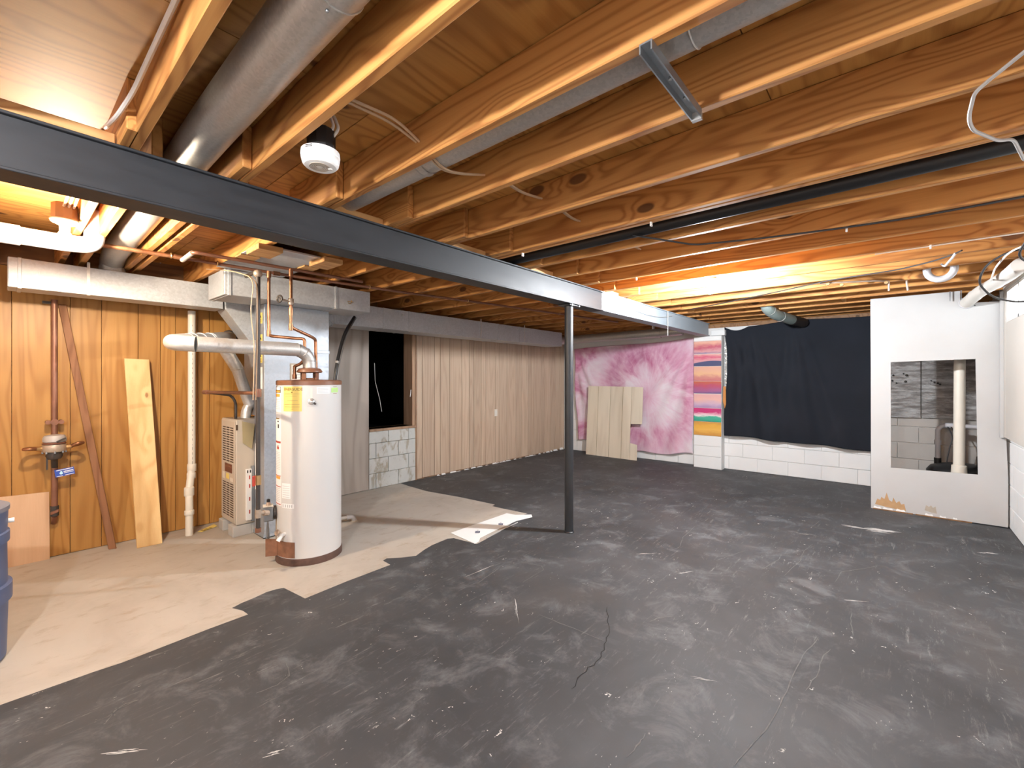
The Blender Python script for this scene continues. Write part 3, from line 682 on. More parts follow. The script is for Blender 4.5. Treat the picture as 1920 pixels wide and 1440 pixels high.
box(1.566, 2.19, 4.314, 4.557, 0.012, 0.04).build('foot_flange', 'galv_plenum', rd, bevel=0.002)
box(1.574, 2.182, 4.33, 4.55, 0.0, 0.012).build('foot_pad', 'black', rd)
for z0, z1 in ((1.60, 1.705), (1.76, 1.86), (1.96, 2.06)):
    y0 = 4.36
    st = box(1.5725, 1.5738, y0, y0 + 0.10, z0, z1).build('warning_sticker', 'yellow', rd)
    MB().prism([(y0 + 0.02, z0 + 0.055), (y0 + 0.05, z0 + 0.085), (y0 + 0.08, z0 + 0.055)], 'yz', 1.5712, 1.5725).build('printed_triangle', 'ink_black', st)
    for k in range(3): box(1.5715, 1.5725, y0 + 0.015, y0 + 0.085, z0 + 0.012 + k * 0.012, z0 + 0.016 + k * 0.012).build('printed_line', 'ink_brown', st)
box(1.5725, 1.5738, 4.36, 4.46, 1.36, 1.56).build('paper_notice', 'paper', rd)
box(1.5725, 1.5738, 4.45, 4.53, 0.42, 0.85).build('paper_notice', 'paper', rd)
pn = box(1.80, 1.93, 4.3165, 4.3185, 1.40, 1.60).build('instruction_sheet', 'torn_grey', rd)
box(1.812, 1.925, 4.3150, 4.3165, 1.412, 1.588).build('sheet_face', 'offwhite', pn)
for k in range(5): box(1.82, 1.915, 4.3140, 4.3150, 1.43 + k * 0.03, 1.438 + k * 0.03).build('printed_line', 'ink_grey', pn)
# sheet-metal pan closing a joist bay, with its end blocks
pan = thing('joist_pan', 'flat sheet-metal pan under a joist bay near the beam', 'duct', (1.75, 3.5, 2.345))
box(1.13, 1.63, 3.18, 4.07, 2.343, 2.3485).build('sheet', 'galv', pan)
box(1.13, 1.63, 3.172, 3.186, 2.334, 2.3425).build('folded_lip', 'tape', pan)
for xa, xb, ya, yb, z0 in ((1.11, 1.265, 3.14, 3.36, 2.305), (1.12, 1.25, 3.50, 3.71, 2.3325), (1.54, 1.685, 3.12, 3.36, 2.305), (1.56, 1.68, 3.48, 3.70, 2.3325)):
    box(xa, xb, ya, yb, z0, 2.3425).build('wood_block', 'lumber_x', pan, bevel=0.003)
# round duct along the back wall
rb = thing('round_duct', 'round galvanised duct along the top of the back wall above the pink sheet', 'duct', (7.35, 4.0, 2.24))
MB().tube([(6.861, 4.86, 2.19), (7.20, 4.86, 2.20), (7.33, 4.72, 2.225), (7.33, 2.98, 2.235)], 0.075, 32, fillet=0.12).build('pipe', 'galv_duct', rb, smooth=True)
MB().lathe([(0.105, 0), (0.105, 0.01), (0.078, 0.02), (0.078, 0.04)], (6.861, 4.86, 2.19), 28, (1, 0, 0)).build('collar', 'galv', rb, smooth=True)
MB().tube([(7.33, 2.98, 2.235), (7.33, 2.62, 2.245)], 0.070, 28).build('reducer', 'galv_duct', rb, smooth=True)
for y in (4.3, 3.4, 3.05, 2.98): seam_ring(rb, (7.33, y, 2.232), (0, 1, 0), 0.076)
box(7.30, 7.36, 3.10, 3.13, 2.30, 2.36).build('hanger_strap', 'white', rb)
# small green vent elbow above the black sheet
ve = thing('vent_elbow', 'short greenish metal vent elbow poking out above the black sheet', 'vent', (6.6, 1.15, 2.3))
MB().tube([(6.30, 1.225, 2.50), (6.32, 1.215, 2.35), (6.55, 1.16, 2.285), (7.10, 1.06, 2.265)], 0.066, 24, fillet=0.10).build('elbow', 'green_galv', ve, smooth=True)
for c, ax in (((6.42, 1.19, 2.322), (0.2, -0.05, -0.08)), ((6.72, 1.13, 2.278), (0.55, -0.1, -0.02))): seam_ring(ve, c, ax, 0.0665)
MB().tube([(7.10, 1.06, 2.265), (7.56, 0.98, 2.262)], 0.066, 24).build('wall_run', 'iron', ve, smooth=True)
# ================================================================== FURNACE
fu = thing('furnace', 'tall beige furnace with two louvred grilles on grey blocks', 'furnace', (1.75, 4.76, 0))
FX0, FX1, FY0, FY1, FZ0, FZ1 = 1.425, 2.15, 4.566, 4.965, 0.105, 1.075
box(FX0, FX1, FY0, FY1, FZ0, FZ1).build('cabinet', 'furnace', fu, bevel=0.006)
door = box(FX0 - 0.006, FX0 - 0.0005, FY0 + 0.012, FY1 - 0.012, FZ0 + 0.02, FZ1 - 0.015).build('front_panel', 'furnace', fu, bevel=0.003)
def louvres(z0, n, pitch):
    for c in range(3):
        ya = FY0 + 0.055 + c * 0.103
        for k in range(n):
            m = MB(); z = z0 + k * pitch
            m.hexa([(FX0 - 0.0075, ya, z), (FX0 - 0.0062, ya, z), (FX0 - 0.0062, ya + 0.082, z), (FX0 - 0.0075, ya + 0.082, z)], [(FX0 - 0.0075, ya, z + pitch * .46), (FX0 - 0.0062, ya, z + pitch * .46), (FX0 - 0.0062, ya + 0.082, z + pitch * .46), (FX0 - 0.0075, ya + 0.082, z + pitch * .46)])
            m.build('louvre', 'slot', door)
louvres(0.165, 15, 0.0215); louvres(0.675, 15, 0.0225)
bdg = box(FX0 - 0.010, FX0 - 0.0062, FY0 + 0.09, FY0 + 0.28, 0.575, 0.655).build('badge', 'badge', fu)
box(FX0 - 0.0112, FX0 - 0.0100, FY0 + 0.105, FY0 + 0.265, 0.625, 0.640).build('badge_line', 'rust', bdg)
box(FX0 - 0.0080, FX0 - 0.0062, FY0 + 0.17, FY0 + 0.25, 0.51, 0.56).build('sticker', 'yellow', fu)
box(FX0 - 0.0080, FX0 - 0.0062, FY0 + 0.30, FY0 + 0.35, 0.50, 0.565).build('sticker', 'offwhite', fu)
box(FX0 - 0.0080, FX0 - 0.0062, FY0 + 0.07, FY0 + 0.14, 0.495, 0.53).build('sticker', 'offwhite', fu)
box(FX0 - 0.002, FX0 + 0.012, FY0 - 0.004, FY0 - 0.0002, 0.98, 1.03).build('latch', 'slot', fu)
pd = MB(); pd.box(1.40, 1.56, 4.572, 4.70, 0.0, 0.10); pd.box(1.40, 1.56, 4.85, 4.97, 0.0, 0.10); pd.box(1.56, 2.16, 4.572, 4.97, 0.0, 0.10)
pdo = pd.build('block_pad', 'pad', fu, bevel=0.004)
# metal filter rack standing on the side
fr = thing('filter_rack', 'slim white and grey metal filter cover on the furnace side', 'filter cover', (1.53, 4.55, 0.12))
box(1.500, 1.545, 4.535, 4.5645, 0.14, 0.615).build('cover', 'white', fr, bevel=0.002)
box(1.545, 1.572, 4.545, 4.5645, 0.12, 0.640).build('rail', 'steel', fr, bevel=0.002)
for z in (0.20, 0.32, 0.44, 0.52): box(1.522, 1.532, 4.5335, 4.5350, z, z + 0.035).build('printed_line', 'ink_red', fr)
box(1.505, 1.515, 4.5335, 4.5350, 0.58, 0.605).build('clip', 'ink_black', fr); box(1.528, 1.538, 4.5335, 4.5350, 0.58, 0.605).build('clip', 'ink_black', fr)
# clear plastic document pouch
pch = NT('clear_pouch'); pch.b.inputs['Transmission Weight'].default_value = 0.55; pch.b.inputs['IOR'].default_value = 1.1
M['pouch'] = pch.out((0.75, 0.62, 0.36), 0.25)
po = MB(); po.hexa([(1.475, 4.553, 0.86), (1.545, 4.535, 0.80), (1.548, 4.545, 0.80), (1.478, 4.563, 0.86)], [(1.47, 4.553, 1.06), (1.565, 4.515, 1.03), (1.568, 4.525, 1.03), (1.473, 4.563, 1.06)])
tag(po.build('document_pouch', 'pouch'), 'creased clear plastic pouch taped to the furnace side', 'pouch')

# ================================================================== WATER HEATER
HX, HY, HR = 1.688, 3.671, 0.245
wh = thing('water_heater', 'tall white cylindrical water heater with a brown lid', 'water heater', (HX, HY, 0))
MB().lathe([(HR, 0.055), (HR, 1.405)], (HX, HY, 0), 64).build('tank', 'enamel', wh, smooth=True)
MB().lathe([(HR - 0.012, 0.0), (HR + 0.006, 0.0), (HR + 0.006, 0.046), (HR + 0.002, 0.055), (HR - 0.012, 0.055)], (HX, HY, 0), 64, cap=False).build('base_ring', 'rust_dark', wh, smooth=True)
MB().lathe([(HR + 0.004, 1.404), (HR + 0.004, 1.434), (HR - 0.003, 1.441), (0.06, 1.449)], (HX, HY, 0), 64).build('lid', 'brown', wh, smooth=True)
hood = MB().lathe([(0.052, 1.545), (0.085, 1.535), (0.098, 1.515), (0.098, 1.508), (0.088, 1.503)], (HX, HY, 0), 40).build('draft_hood', 'brown', wh, smooth=True)
for a in range(4): MB().obox((HX + 0.07 * math.cos(a * 1.571 + .5), HY + 0.07 * math.sin(a * 1.571 + .5), 1.475), (math.cos(a * 1.571 + .5), math.sin(a * 1.571 + .5), 0), (-math.sin(a * 1.571 + .5), math.cos(a * 1.571 + .5), 0), (0, 0, 1), 0.004, 0.018, 0.034).build('hood_leg', 'brown', hood)
MB().lathe([(0.06, 1.447), (0.06, 1.458), (0.04, 1.460)], (HX, HY, 0), 32).build('flue_outlet', 'rust', wh, smooth=True)
camdir = math.atan2(-HY, -HX)
def patch(a0, a1, z0, z1, name, mat, r=HR + 0.0012, parent=wh, n=8, slope=0.0):
    m = MB(); rr = []
    for i in range(n + 1):
        a = camdir + math.radians(a0 + (a1 - a0) * i / n); dz = slope * i / n
        rr.append([(HX + q * math.cos(a), HY + q * math.sin(a), z + dz) for q, z in ((r - 0.001, z0), (r, z0), (r, z1), (r - 0.001, z1))])
    m.rings(rr); return m.build(name, mat, parent)
# degrees from the camera-facing line, positive to the right in view
yl = patch(-48.5, -13, 1.20, 1.394, 'energy_label', 'yellow')
text_mesh('ENERGUIDE', 0.0285, 'printed_title', 'ink_brown', (0, 0, 0), (1, 0, 0), (0, 1, 0), yl, wrap=(HX, HY, HR + 0.002, camdir + math.radians(-47), 1.362), bold=0.0007)
patch(-32.5, -29.5, 1.343, 1.353, 'printed_arrow', 'ink_brown', HR + 0.002, yl)
for z, a, b in ((1.335, -46, -16), (1.318, -44, -22), (1.283, -40, -20), (1.252, -46, -16), (1.234, -46, -16), (1.215, -33, -28)): patch(a, b, z, z + 0.0022, 'printed_line', 'brass', HR + 0.002, yl)
wl = patch(-84, -55.5, 1.19, 1.396, 'warning_label', 'paper')
patch(-84, -57, 1.343, 1.392, 'printed_frame', 'ink_black', HR + 0.0020, wl); patch(-84, -58.5, 1.366, 1.388, 'printed_panel', 'paper', HR + 0.0028, wl); patch(-84, -58.5, 1.347, 1.362, 'printed_panel', 'ink_orange', HR + 0.0028, wl)
patch(-84, -60, 1.311, 1.335, 'printed_panel', 'ink_orange', HR + 0.0020, wl)
for k in range(6): patch(-84, -59, 1.290 - k * 0.015, 1.293 - k * 0.015, 'printed_line', 'ink_grey', HR + 0.0020, wl)
sl = patch(-84, -55.5, 0.455, 1.18, 'safety_label', 'paper')
for z0, z1, mt, a0, a1 in ((1.135, 1.143, 'ink_brown', -80, -62), (1.112, 1.122, 'ink_black', -70, -64), (1.065, 1.095, 'ink_black', -68, -63), (0.947, 0.962, 'ink_red', -84, -57), (0.898, 0.918, 'ink_red', -72, -63), (0.918, 0.930, 'ink_red', -69, -65.5), (0.688, 0.693, 'ink_red', -84, -57), (0.664, 0.686, 'ink_orange', -78, -58.5), (0.603, 0.609, 'ink_red', -84, -57), (0.465, 0.471, 'ink_red', -84, -57)):
    patch(a0, a1, z0, z1, 'printed_band', mt, HR + 0.0020, sl)
for k in range(11): patch(-80, -59, 0.872 - k * 0.013, 0.8745 - k * 0.013, 'printed_line', 'ink_grey', HR + 0.0020, sl)
for k in range(8): patch(-80, -59, 0.588 - k * 0.014, 0.5905 - k * 0.014, 'printed_line', 'ink_grey', HR + 0.0020, sl)
rl = patch(-53, -33.6, 0.522, 0.639, 'rating_label', 'paper')
for k in range(6): patch(-51, -35.5, 0.532 + k * 0.017, 0.5345 + k * 0.017, 'printed_line', 'ink_grey', HR + 0.002, rl)
pl = patch(-53, -26.5, 0.447, 0.481, 'parts_label', 'paper')
for a in (-51, -45, -40, -36, -32): patch(a, a + 2, 0.453, 0.475, 'printed_block', 'ink_grey', HR + 0.002, pl)
gl = patch(11.7, 36.5, 1.335, 1.389, 'certificate_label', 'white')
for k in range(4): patch(13.5, 34, 1.345 + k * 0.010, 1.3475 + k * 0.010, 'printed_line', 'ink_grey', HR + 0.002, gl)
lm = patch(40.5, 58.5, 1.343, 1.380, 'lime_sticker', 'lime')
for k in range(2): patch(44, 55, 1.352 + k * 0.010, 1.3545 + k * 0.010, 'printed_line', 'ink_grey', HR + 0.002, lm)
patch(45, 55, 1.386, 1.390, 'sticker_line', 'ink_brown', HR + 0.0015); patch(45, 55, 1.333, 1.336, 'sticker_line', 'ink_brown', HR + 0.0015)
def hp(a, r, z): t = camdir + math.radians(a); return Vector((HX + r * math.cos(t), HY + r * math.sin(t), z))
# relief valve
rv = MB().lathe([(0.026, 0), (0.026, 0.004), (0.017, 0.006), (0.020, 0.02), (0.022, 0.032), (0.012, 0.042), (0.004, 0.044)], hp(3, HR, 1.275), 24, hp(4, 1, 0) - hp(4, 0, 0)).build('relief_valve', 'chrome', wh, smooth=True)
MB().tube([hp(3, HR + 0.03, 1.275), hp(9, HR + 0.035, 1.255)], 0.007, 10).build('relief_lever', 'iron', rv, smooth=True)
patch(1.5, 4.5, 1.30, 1.38, 'rust_streak', 'offwhite', HR + 0.0008)
patch(-4, 9, 1.238, 1.241, 'printed_line', 'ink_grey', HR + 0.0012)
# drain valve
dv = MB().cyl(hp(-46, HR - 0.002, 0.245), hp(-46, HR + 0.035, 0.245), 0.014, 16).build('drain_valve', 'white', wh, smooth=True)
MB().cyl(hp(-46, HR + 0.022, 0.245), hp(-48, HR + 0.055, 0.205), 0.013, 14, 0.016).build('drain_spout', 'white', dv, smooth=True)
MB().torus(hp(-51, HR + 0.05, 0.268), hp(-51, 1, 0.0) - hp(-51, 0, -0.3), 0.019, 0.006, 18, 8).build('drain_handle', 'bronze', dv, smooth=True)
MB().lathe([(0.017, 0), (0.017, 0.005)], hp(-51, HR + 0.048, 0.268), 14, hp(-51, 1, 0) - hp(-51, 0, -.3)).build('handle_disc', 'bronze', dv)
# rusty burner doors
patch(-70, -25, 0.062, 0.185, 'burner_door', 'rust', HR + 0.004)
bf = MB(); a = hp(-71, HR + 0.004, 0); d = (hp(-105, 1, 0) - hp(-105, 0, 0)).normalized()
bf.hexa([a + Vector((0, 0, .055)), a + d * 0.085 + Vector((0, 0, .05)), a + d * 0.085 + Vector((.004, .004, .05)), a + Vector((.004, .004, .055))], [a + Vector((0, 0, .185)), a + d * 0.085 + Vector((0, 0, .19)), a + d * 0.085 + Vector((.004, .004, .19)), a + Vector((.004, .004, .185))])
bf.build('open_burner_flap', 'rust', wh)
# gas control
gp = hp(-84, HR, 0.385); gd = (hp(-84, 1, 0) - hp(-84, 0, 0)).normalized(); gt = Vector((-gd.y, gd.x, 0))
gc = MB().obox(gp + gd * 0.055 + Vector((0, 0, 0.0)), gd, gt, (0, 0, 1), 0.038, 0.040, 0.058).build('gas_control', 'steel', wh, bevel=0.008)
MB().lathe([(0.055, 0), (0.055, 0.02), (0.03, 0.022)], gp, 20, gd).build('control_flange', 'iron', gc, smooth=True)
MB().obox(gp + gd * 0.058 - gt * 0.0405 + Vector((0, 0, 0.03)), gd, gt, (0, 0, 1), 0.030, 0.001, 0.016).build('control_label', 'paper', gc)
MB().obox(gp + gd * 0.058 + Vector((0, 0, 0.060)), gd, gt, (0, 0, 1), 0.036, 0.038, 0.003).build('control_cap', 'offwhite', gc)
MB().lathe([(0.018, 0), (0.016, 0.025), (0.012, 0.03)], gp + gd * 0.055 + Vector((0, 0, 0.058)), 14).build('control_knob', 'bronze', gc, smooth=True)
MB().lathe([(0.013, 0), (0.013, 0.02), (0.008, 0.024)], gp + gd * 0.055 + Vector((0, 0, 0.088)), 12).build('knob_button', 'black', gc, smooth=True)
for s in (-0.012, 0.0, 0.012): MB().tube([gp + gd * 0.06 + gt * s + Vector((0, 0, -0.055)), gp + gd * (0.062 + s) + gt * s + Vector((0, 0, -0.16)), gp + gd * 0.05 + gt * s * 2 + Vector((0, 0, -0.28))], 0.004, 8, fillet=0.05).build('burner_tube', 'steel', gc, smooth=True)
MB().obox(gp - gd * 0.001 + Vector((0, 0, -0.17)), gd, gt, (0, 0, 1), 0.004, 0.02, 0.2).build('cover_strip', 'brass', wh)

# ================================================================== FLUES
FL = thing('heater_flue', 'horizontal metal flue pipe running from the water heater hood to the panelled wall', 'flue pipe', (HX, HY, 1.54))
FZ = 1.690
MB().tube([(HX, HY, 1.535), (HX, HY, 1.60), (HX - 0.03, HY, 1.655), (HX - 0.10, HY, FZ)], 0.051, 28, fillet=0.03).build('elbow', 'galv_duct', FL, smooth=True)
for c, ax in (((HX, HY, 1.60), (0, 0, 1)), ((HX - 0.045, HY, 1.665), (-0.6, 0, 0.6)), ((HX - 0.10, HY, FZ), (-1, 0, 0))): MB().torus(c, ax, 0.0515, 0.0035, 28, 6).build('crimp_ring', 'galv_duct', FL, smooth=True)
MB().tube([(HX - 0.10, HY, FZ), (0.90, HY + 0.01, 1.695)], 0.0535, 28).build('run', 'flue', FL, smooth=True)
MB().tube([(0.90, HY + 0.01, 1.695), (0.80, HY + 0.06, 1.70), (0.80, HY + 0.22, 1.715), (0.93, HY + 0.36, 1.74)], 0.055, 28, fillet=0.09).build('return_bend', 'tape', FL, smooth=True)
MB().tube([(0.93, HY + 0.36, 1.74), (1.22, 4.56, 1.80)], 0.056, 28).build('tee_body', 'tape', FL, smooth=True)
MB().tube([(1.22, 4.56, 1.80), (1.56, 5.19, 1.885)], 0.058, 28).build('wall_run', 'flue', FL, smooth=True)
MB().torus((1.555, 5.182, 1.885), (0.2, 1, 0.1), 0.062, 0.008, 28, 8).build('wall_collar', 'iron', FL, smooth=True)
for u in (0.15, 0.5, 0.9): MB().torus((0.93 + 0.29 * u, HY + 0.36 + (4.56 - HY - 0.36) * u, 1.74 + 0.06 * u), (0.29, 0.53, 0.06), 0.0575, 0.003, 24, 6).build('tape_band', 'tape', FL, smooth=True)
F2 = thing('furnace_flue', 'slanting metal flue pipe rising from the furnace top', 'flue pipe', (1.56, 4.74, 1.08))
MB().tube([(1.56, 4.74, 1.076), (1.565, 4.74, 1.15), (1.60, 4.74, 1.21)], 0.044, 24, fillet=0.04).build('elbow', 'tape', F2, smooth=True)
MB().tube([(1.60, 4.74, 1.20), (1.575, 4.74, 1.27), (1.47, 4.68, 1.55)], 0.050, 24, fillet=0.03).build('pipe', 'flue', F2, smooth=True)
MB().tube([(1.47, 4.68, 1.55), (1.33, 4.62, 1.76)], 0.053, 24).build('upper_pipe', 'tape', F2, smooth=True)
MB().torus((1.47, 4.68, 1.55), (-0.35, -0.2, 1), 0.0535, 0.003, 24, 6).build('crimp_ring', 'tape', F2, smooth=True)

# ================================================================== PIPES
def pipe_thing(name, label, cat, loc): return thing(name, label, cat, loc)
# copper supply A along the joists, with the drop to the heater's cold side
ca = pipe_thing('copper_pipe', 'long copper water pipe strapped under the joists past the furnace', 'pipe', (1.5, 3.8, 2.32))
MB().tube([(0.30, 3.905, 2.322), (0.82, 3.875, 2.322), (1.55, 3.855, 2.322), (2.68, 3.72, 2.322), (3.60, 3.57, 2.324), (6.2, 3.2, 2.326)], 0.0125, 12).build('pipe_run', 'copper_dark', ca, smooth=True)
MB().tube([(0.30, 3.905, 2.322), (0.86, 3.872, 2.322)], 0.0145, 12).build('bright_length', 'copper', ca, smooth=True)
for x, y in ((0.44, 3.895), (0.80, 3.876), (1.08, 3.864), (2.30, 3.768), (3.42, 3.60), (4.9, 3.39)): MB().torus((x, y, 2.326), (1, -0.06, 0), 0.017, 0.004, 16, 6).build('strap', 'brass', ca)
for x, y in ((0.84, 3.872), (1.50, 3.856)): MB().cyl((x - 0.025, y + .002, 2.322), (x + 0.025, y - .002, 2.322), 0.018, 14).build('fitting', 'copper', ca, smooth=True)
cbp = pipe_thing('copper_pipe', 'copper water pipe with a round-handled valve dropping to the heater top', 'pipe', (1.9, 3.6, 2.3))
MB().tube([(0.86, 3.862, 2.300), (0.87, 3.62, 2.318), (2.12, 3.585, 2.318)], 0.0125, 12, fillet=0.03).build('pipe_run', 'copper_dark', cbp, smooth=True)
MB().cyl((0.86, 3.85, 2.301), (0.87, 3.64, 2.317), 0.0155, 14).build('pale_sleeve', 'tape', cbp, smooth=True)
MB().tube([(1.507, 3.600, 2.318), (1.507, 3.600, 1.86), (1.700, 3.66, 1.80), (1.765, 3.73, 1.79), (1.775, 3.735, 1.452)], 0.0125, 14, fillet=0.03).build('drop_pipe', 'copper', cbp, smooth=True)
for z, h in ((2.29, 0.03), (1.98, 0.03), (1.86, 0.025)): MB().cyl((1.507, 3.60, z - h), (1.507, 3.60, z + h), 0.0165, 14).build('fitting', 'copper', cbp, smooth=True)
MB().cyl((1.775, 3.735, 1.452), (1.775, 3.735, 1.52), 0.018, 14).build('union', 'copper', cbp, smooth=True)
vb = MB().cyl((1.507, 3.60, 2.035), (1.507, 3.60, 2.085), 0.021, 14).build('valve_body', 'bronze', cbp, smooth=True)
MB().cyl((1.507, 3.60, 2.06), (1.415, 3.575, 2.068), 0.008, 10).build('valve_stem', 'bronze', vb, smooth=True)
hw = MB(); hw.torus((1.412, 3.574, 2.068), (1, 0.28, -0.08), 0.026, 0.007, 20, 8)
for k in range(4):
    a = k * math.pi / 2; hw.tube([(1.412, 3.574, 2.068), (1.412 - 0.007 * math.cos(a), 3.574 + 0.025 * math.cos(a), 2.068 + 0.025 * math.sin(a))], 0.004, 6)
hw.build('valve_wheel', 'iron', vb, smooth=True)
cc = pipe_thing('copper_pipe', 'copper water pipe stepping down in front of the galvanised return drop', 'pipe', (1.4, 3.8, 2.3))
MB().tube([(1.425, 3.815, 2.318), (1.425, 3.815, 1.80), (1.60, 3.72, 1.785), (1.655, 3.69, 1.785), (1.655, 3.69, 1.60)], 0.0125, 14, fillet=0.025).build('drop_pipe', 'copper', cc, smooth=True)
MB().tube([(1.610, 3.775, 1.56), (1.610, 3.775, 1.452)], 0.0125, 12).build('tail', 'copper', cc, smooth=True)
MB().tube([(1.655, 3.69, 1.62), (1.640, 3.72, 1.58), (1.610, 3.775, 1.555)], 0.0125, 12, fillet=0.02).build('offset', 'copper', cc, smooth=True)
for z in (2.295, 1.82): MB().cyl((1.425, 3.815, z - 0.025), (1.425, 3.815, z + 0.025), 0.0165, 14).build('fitting', 'copper', cc, smooth=True)
MB().cyl((1.610, 3.775, 1.452), (1.610, 3.775, 1.49), 0.0175, 12).build('union', 'copper', cc, smooth=True)
# black iron gas line
GX, GY = 1.238, 3.51
gs = pipe_thing('gas_pipe', 'black iron gas riser with a red-handled valve left of the water heater', 'pipe', (GX, GY, 0.34))
MB().tube([(GX, GY, 0.345), (GX, GY, 2.205), (GX, GY + 0.03, 2.24), (GX + 0.02, GY + 0.30, 2.25)], 0.0145, 16, fillet=0.02).build('riser', 'iron', gs, smooth=True)
MB().sphere((GX, GY + 0.005, 2.22), 0.030, 16, 10).build('elbow', 'bronze', gs, smooth=True)
for z in (1.35, 0.47): MB().cyl((GX, GY, z - 0.03), (GX, GY, z + 0.03), 0.021, 16).build('tee', 'copper_dark' if z > 1 else 'bronze', gs, smooth=True)
MB().cyl((GX, GY, 0.335), (GX, GY, 0.365), 0.020, 14).build('drip_cap', 'copper_dark', gs, smooth=True)
MB().tube([(GX, GY, 1.348), (1.20, 4.62, 1.335)], 0.0135, 14).build('branch', 'copper_dark', gs, smooth=True)
MB().cyl((1.201, 4.55, 1.336), (1.200, 4.66, 1.335), 0.019, 14).build('branch_elbow', 'copper_dark', gs, smooth=True)
MB().tube([(1.20, 4.64, 1.335), (1.43, 4.72, 1.30), (1.47, 4.72, 1.23), (1.47, 4.72, 1.076)], 0.012, 12, fillet=0.05).build('furnace_feed', 'iron', gs, smooth=True)
MB().tube([(GX, GY, 0.47), (GX + 0.06, GY + 0.04, 0.455), tuple(gp + gd * 0.094 + Vector((0, 0, 0.0)))], 0.0135, 14, fillet=0.03).build('heater_feed', 'bronze', gs, smooth=True)
MB().cyl((GX + 0.045, GY + 0.03, 0.459), (GX + 0.085, GY + 0.05, 0.445), 0.020, 8).build('union_nut', 'bronze', gs)
gv = MB().cyl((GX, GY, 0.68), (GX, GY, 0.75), 0.020, 14).build('valve_body', 'brass', gs, smooth=True)
MB().obox((GX - 0.035, GY - 0.018, 0.715), (1, 0.5, 0), (-0.5, 1, 0), (0, 0, 1), 0.012, 0.006, 0.038).build('valve_lever', 'red', gv, bevel=0.004)
tw = pipe_thing('thermostat_wire', 'thin tan thermostat wires hanging along the gas riser', 'cable', (1.2, 3.55, 1.4))
for k, dx in enumerate((-0.03, -0.012)):
    MB().tube([(1.05, 4.02, 2.30), (1.14, 3.72, 2.255), (GX + dx, 3.49, 2.18), (GX + dx - 0.03 * (1 - k), 3.49, 1.95), (GX + dx, 3.492, 1.70), (GX + dx - 0.01, 3.492, 1.30)], 0.0035, 8, fillet=0.10).build('strand', 'cable_tan', tw, smooth=True)
# black hose beside the plenum
bh = MB().tube([(2.62, 4.60, 2.15), (2.44, 4.46, 1.97), (2.33, 4.36, 1.80), (2.24, 4.28, 1.58), (2.212, 4.27, 1.38), (2.20, 4.30, 1.1)], 0.017, 14, fillet=0.12).build('black_hose', 'rubber', smooth=True)
tag(bh, 'black hose curving down beside the galvanised return drop', 'hose')
MB().tube([(2.63, 4.575, 2.14), (2.45, 4.44, 1.955), (2.345, 4.335, 1.79), (2.255, 4.26, 1.57), (2.222, 4.25, 1.38)], 0.004, 8, fillet=0.12).build('side_cable', 'steel', bh, smooth=True)
MB().lathe([(0.019, -0.012), (0.019, 0.012)], (2.255, 4.294, 1.62), 14, (0.2, 0.16, 0.5)).build('tape_band', 'cable_grey', bh)
# white plastic waste stack by the panelling
ps = thing('pvc_stack', 'cream plastic waste pipe with offset fittings standing by the honey panelling', 'pipe', (1.165, 5.0, 0))
MB().tube([(1.203, 5.06, 2.098), (1.203, 5.06, 0.62), (1.190, 5.045, 0.50), (1.165, 4.99, 0.40), (1.162, 4.965, 0.30), (1.160, 4.96, 0.0)], 0.031, 22, fillet=0.05).build('pipe', 'pvc', ps, smooth=True)
for c, h, r in (((1.203, 5.06, 0.61), 0.035, 0.037), ((1.198, 5.055, 0.535), 0.028, 0.036), ((1.166, 4.99, 0.40), 0.04, 0.040), ((1.161, 4.963, 0.21), 0.022, 0.039)):
    MB().lathe([(r - 0.003, -h), (r, -h + 0.006), (r, h - 0.006), (r - 0.003, h)], c, 22).build('coupling', 'pvc', ps, smooth=True)
for k in range(30): box(1.198, 1.2015, 5.0278, 5.0292, 1.95 - k * 0.045, 1.95 - k * 0.045 + random.uniform(0.008, 0.03)).build('printed_mark', 'pvc_print', ps)
# big white vent pipe with elbow by the left lamp
pv = thing('vent_pipe', 'white plastic vent pipe with an elbow behind the left bulb', 'pipe', (0.1, 3.8, 2.28))
MB().tube([(-0.6, 3.80, 2.275), (0.28, 3.80, 2.275), (0.395, 3.80, 2.29), (0.395, 3.80, 2.50)], 0.050, 28, fillet=0.10, seg=10).build('pipe', 'pvc_white', pv, smooth=True)
MB().lathe([(0.050, 0), (0.057, 0.004), (0.057, 0.10), (0.051, 0.104)], (-0.02, 3.80, 2.275), 28, (1, 0, 0), cap=False).build('coupling', 'pvc_white', pv, smooth=True)
MB().lathe([(0.055, 0), (0.055, 0.045)], (0.395, 3.80, 2.385), 28, cap=False).build('elbow_rim', 'pvc_white', pv, smooth=True)
# water meter on the panelling
wm = thing('water_meter', 'bronze water meter with side loops and a blue tag on a copper riser', 'water meter', (0.296, 5.12, 0.95))
MB().cyl((0.297, 5.12, 0.43), (0.296, 5.12, 2.09), 0.020, 20).build('riser', 'copper_dark', wm, smooth=True)
box(0.23, 0.30, 5.13, 5.16, 2.055, 2.075).build('wall_bracket', 'iron', wm)
MB().cyl((0.297, 5.10, 1.105), (0.297, 5.14, 1.105), 0.024, 14).build('clamp', 'copper_dark', wm)
for s in (-1, 1): MB().cyl((0.297 + s * 0.037, 5.09, 1.105), (0.297 + s * 0.037, 5.15, 1.105), 0.017, 14).build('clamp_ear', 'copper_dark', wm, smooth=True)
box(0.257, 0.337, 5.108, 5.13, 1.096, 1.114).build('clamp_bar', 'copper_dark', wm)
MC = (0.290, 5.03, 0.0)
mb_ = MB().lathe([(0.050, 0.875), (0.066, 0.88), (0.070, 0.895), (0.070, 0.925), (0.066, 0.935)], MC, 28).build('body', 'bronze', wm, smooth=True)
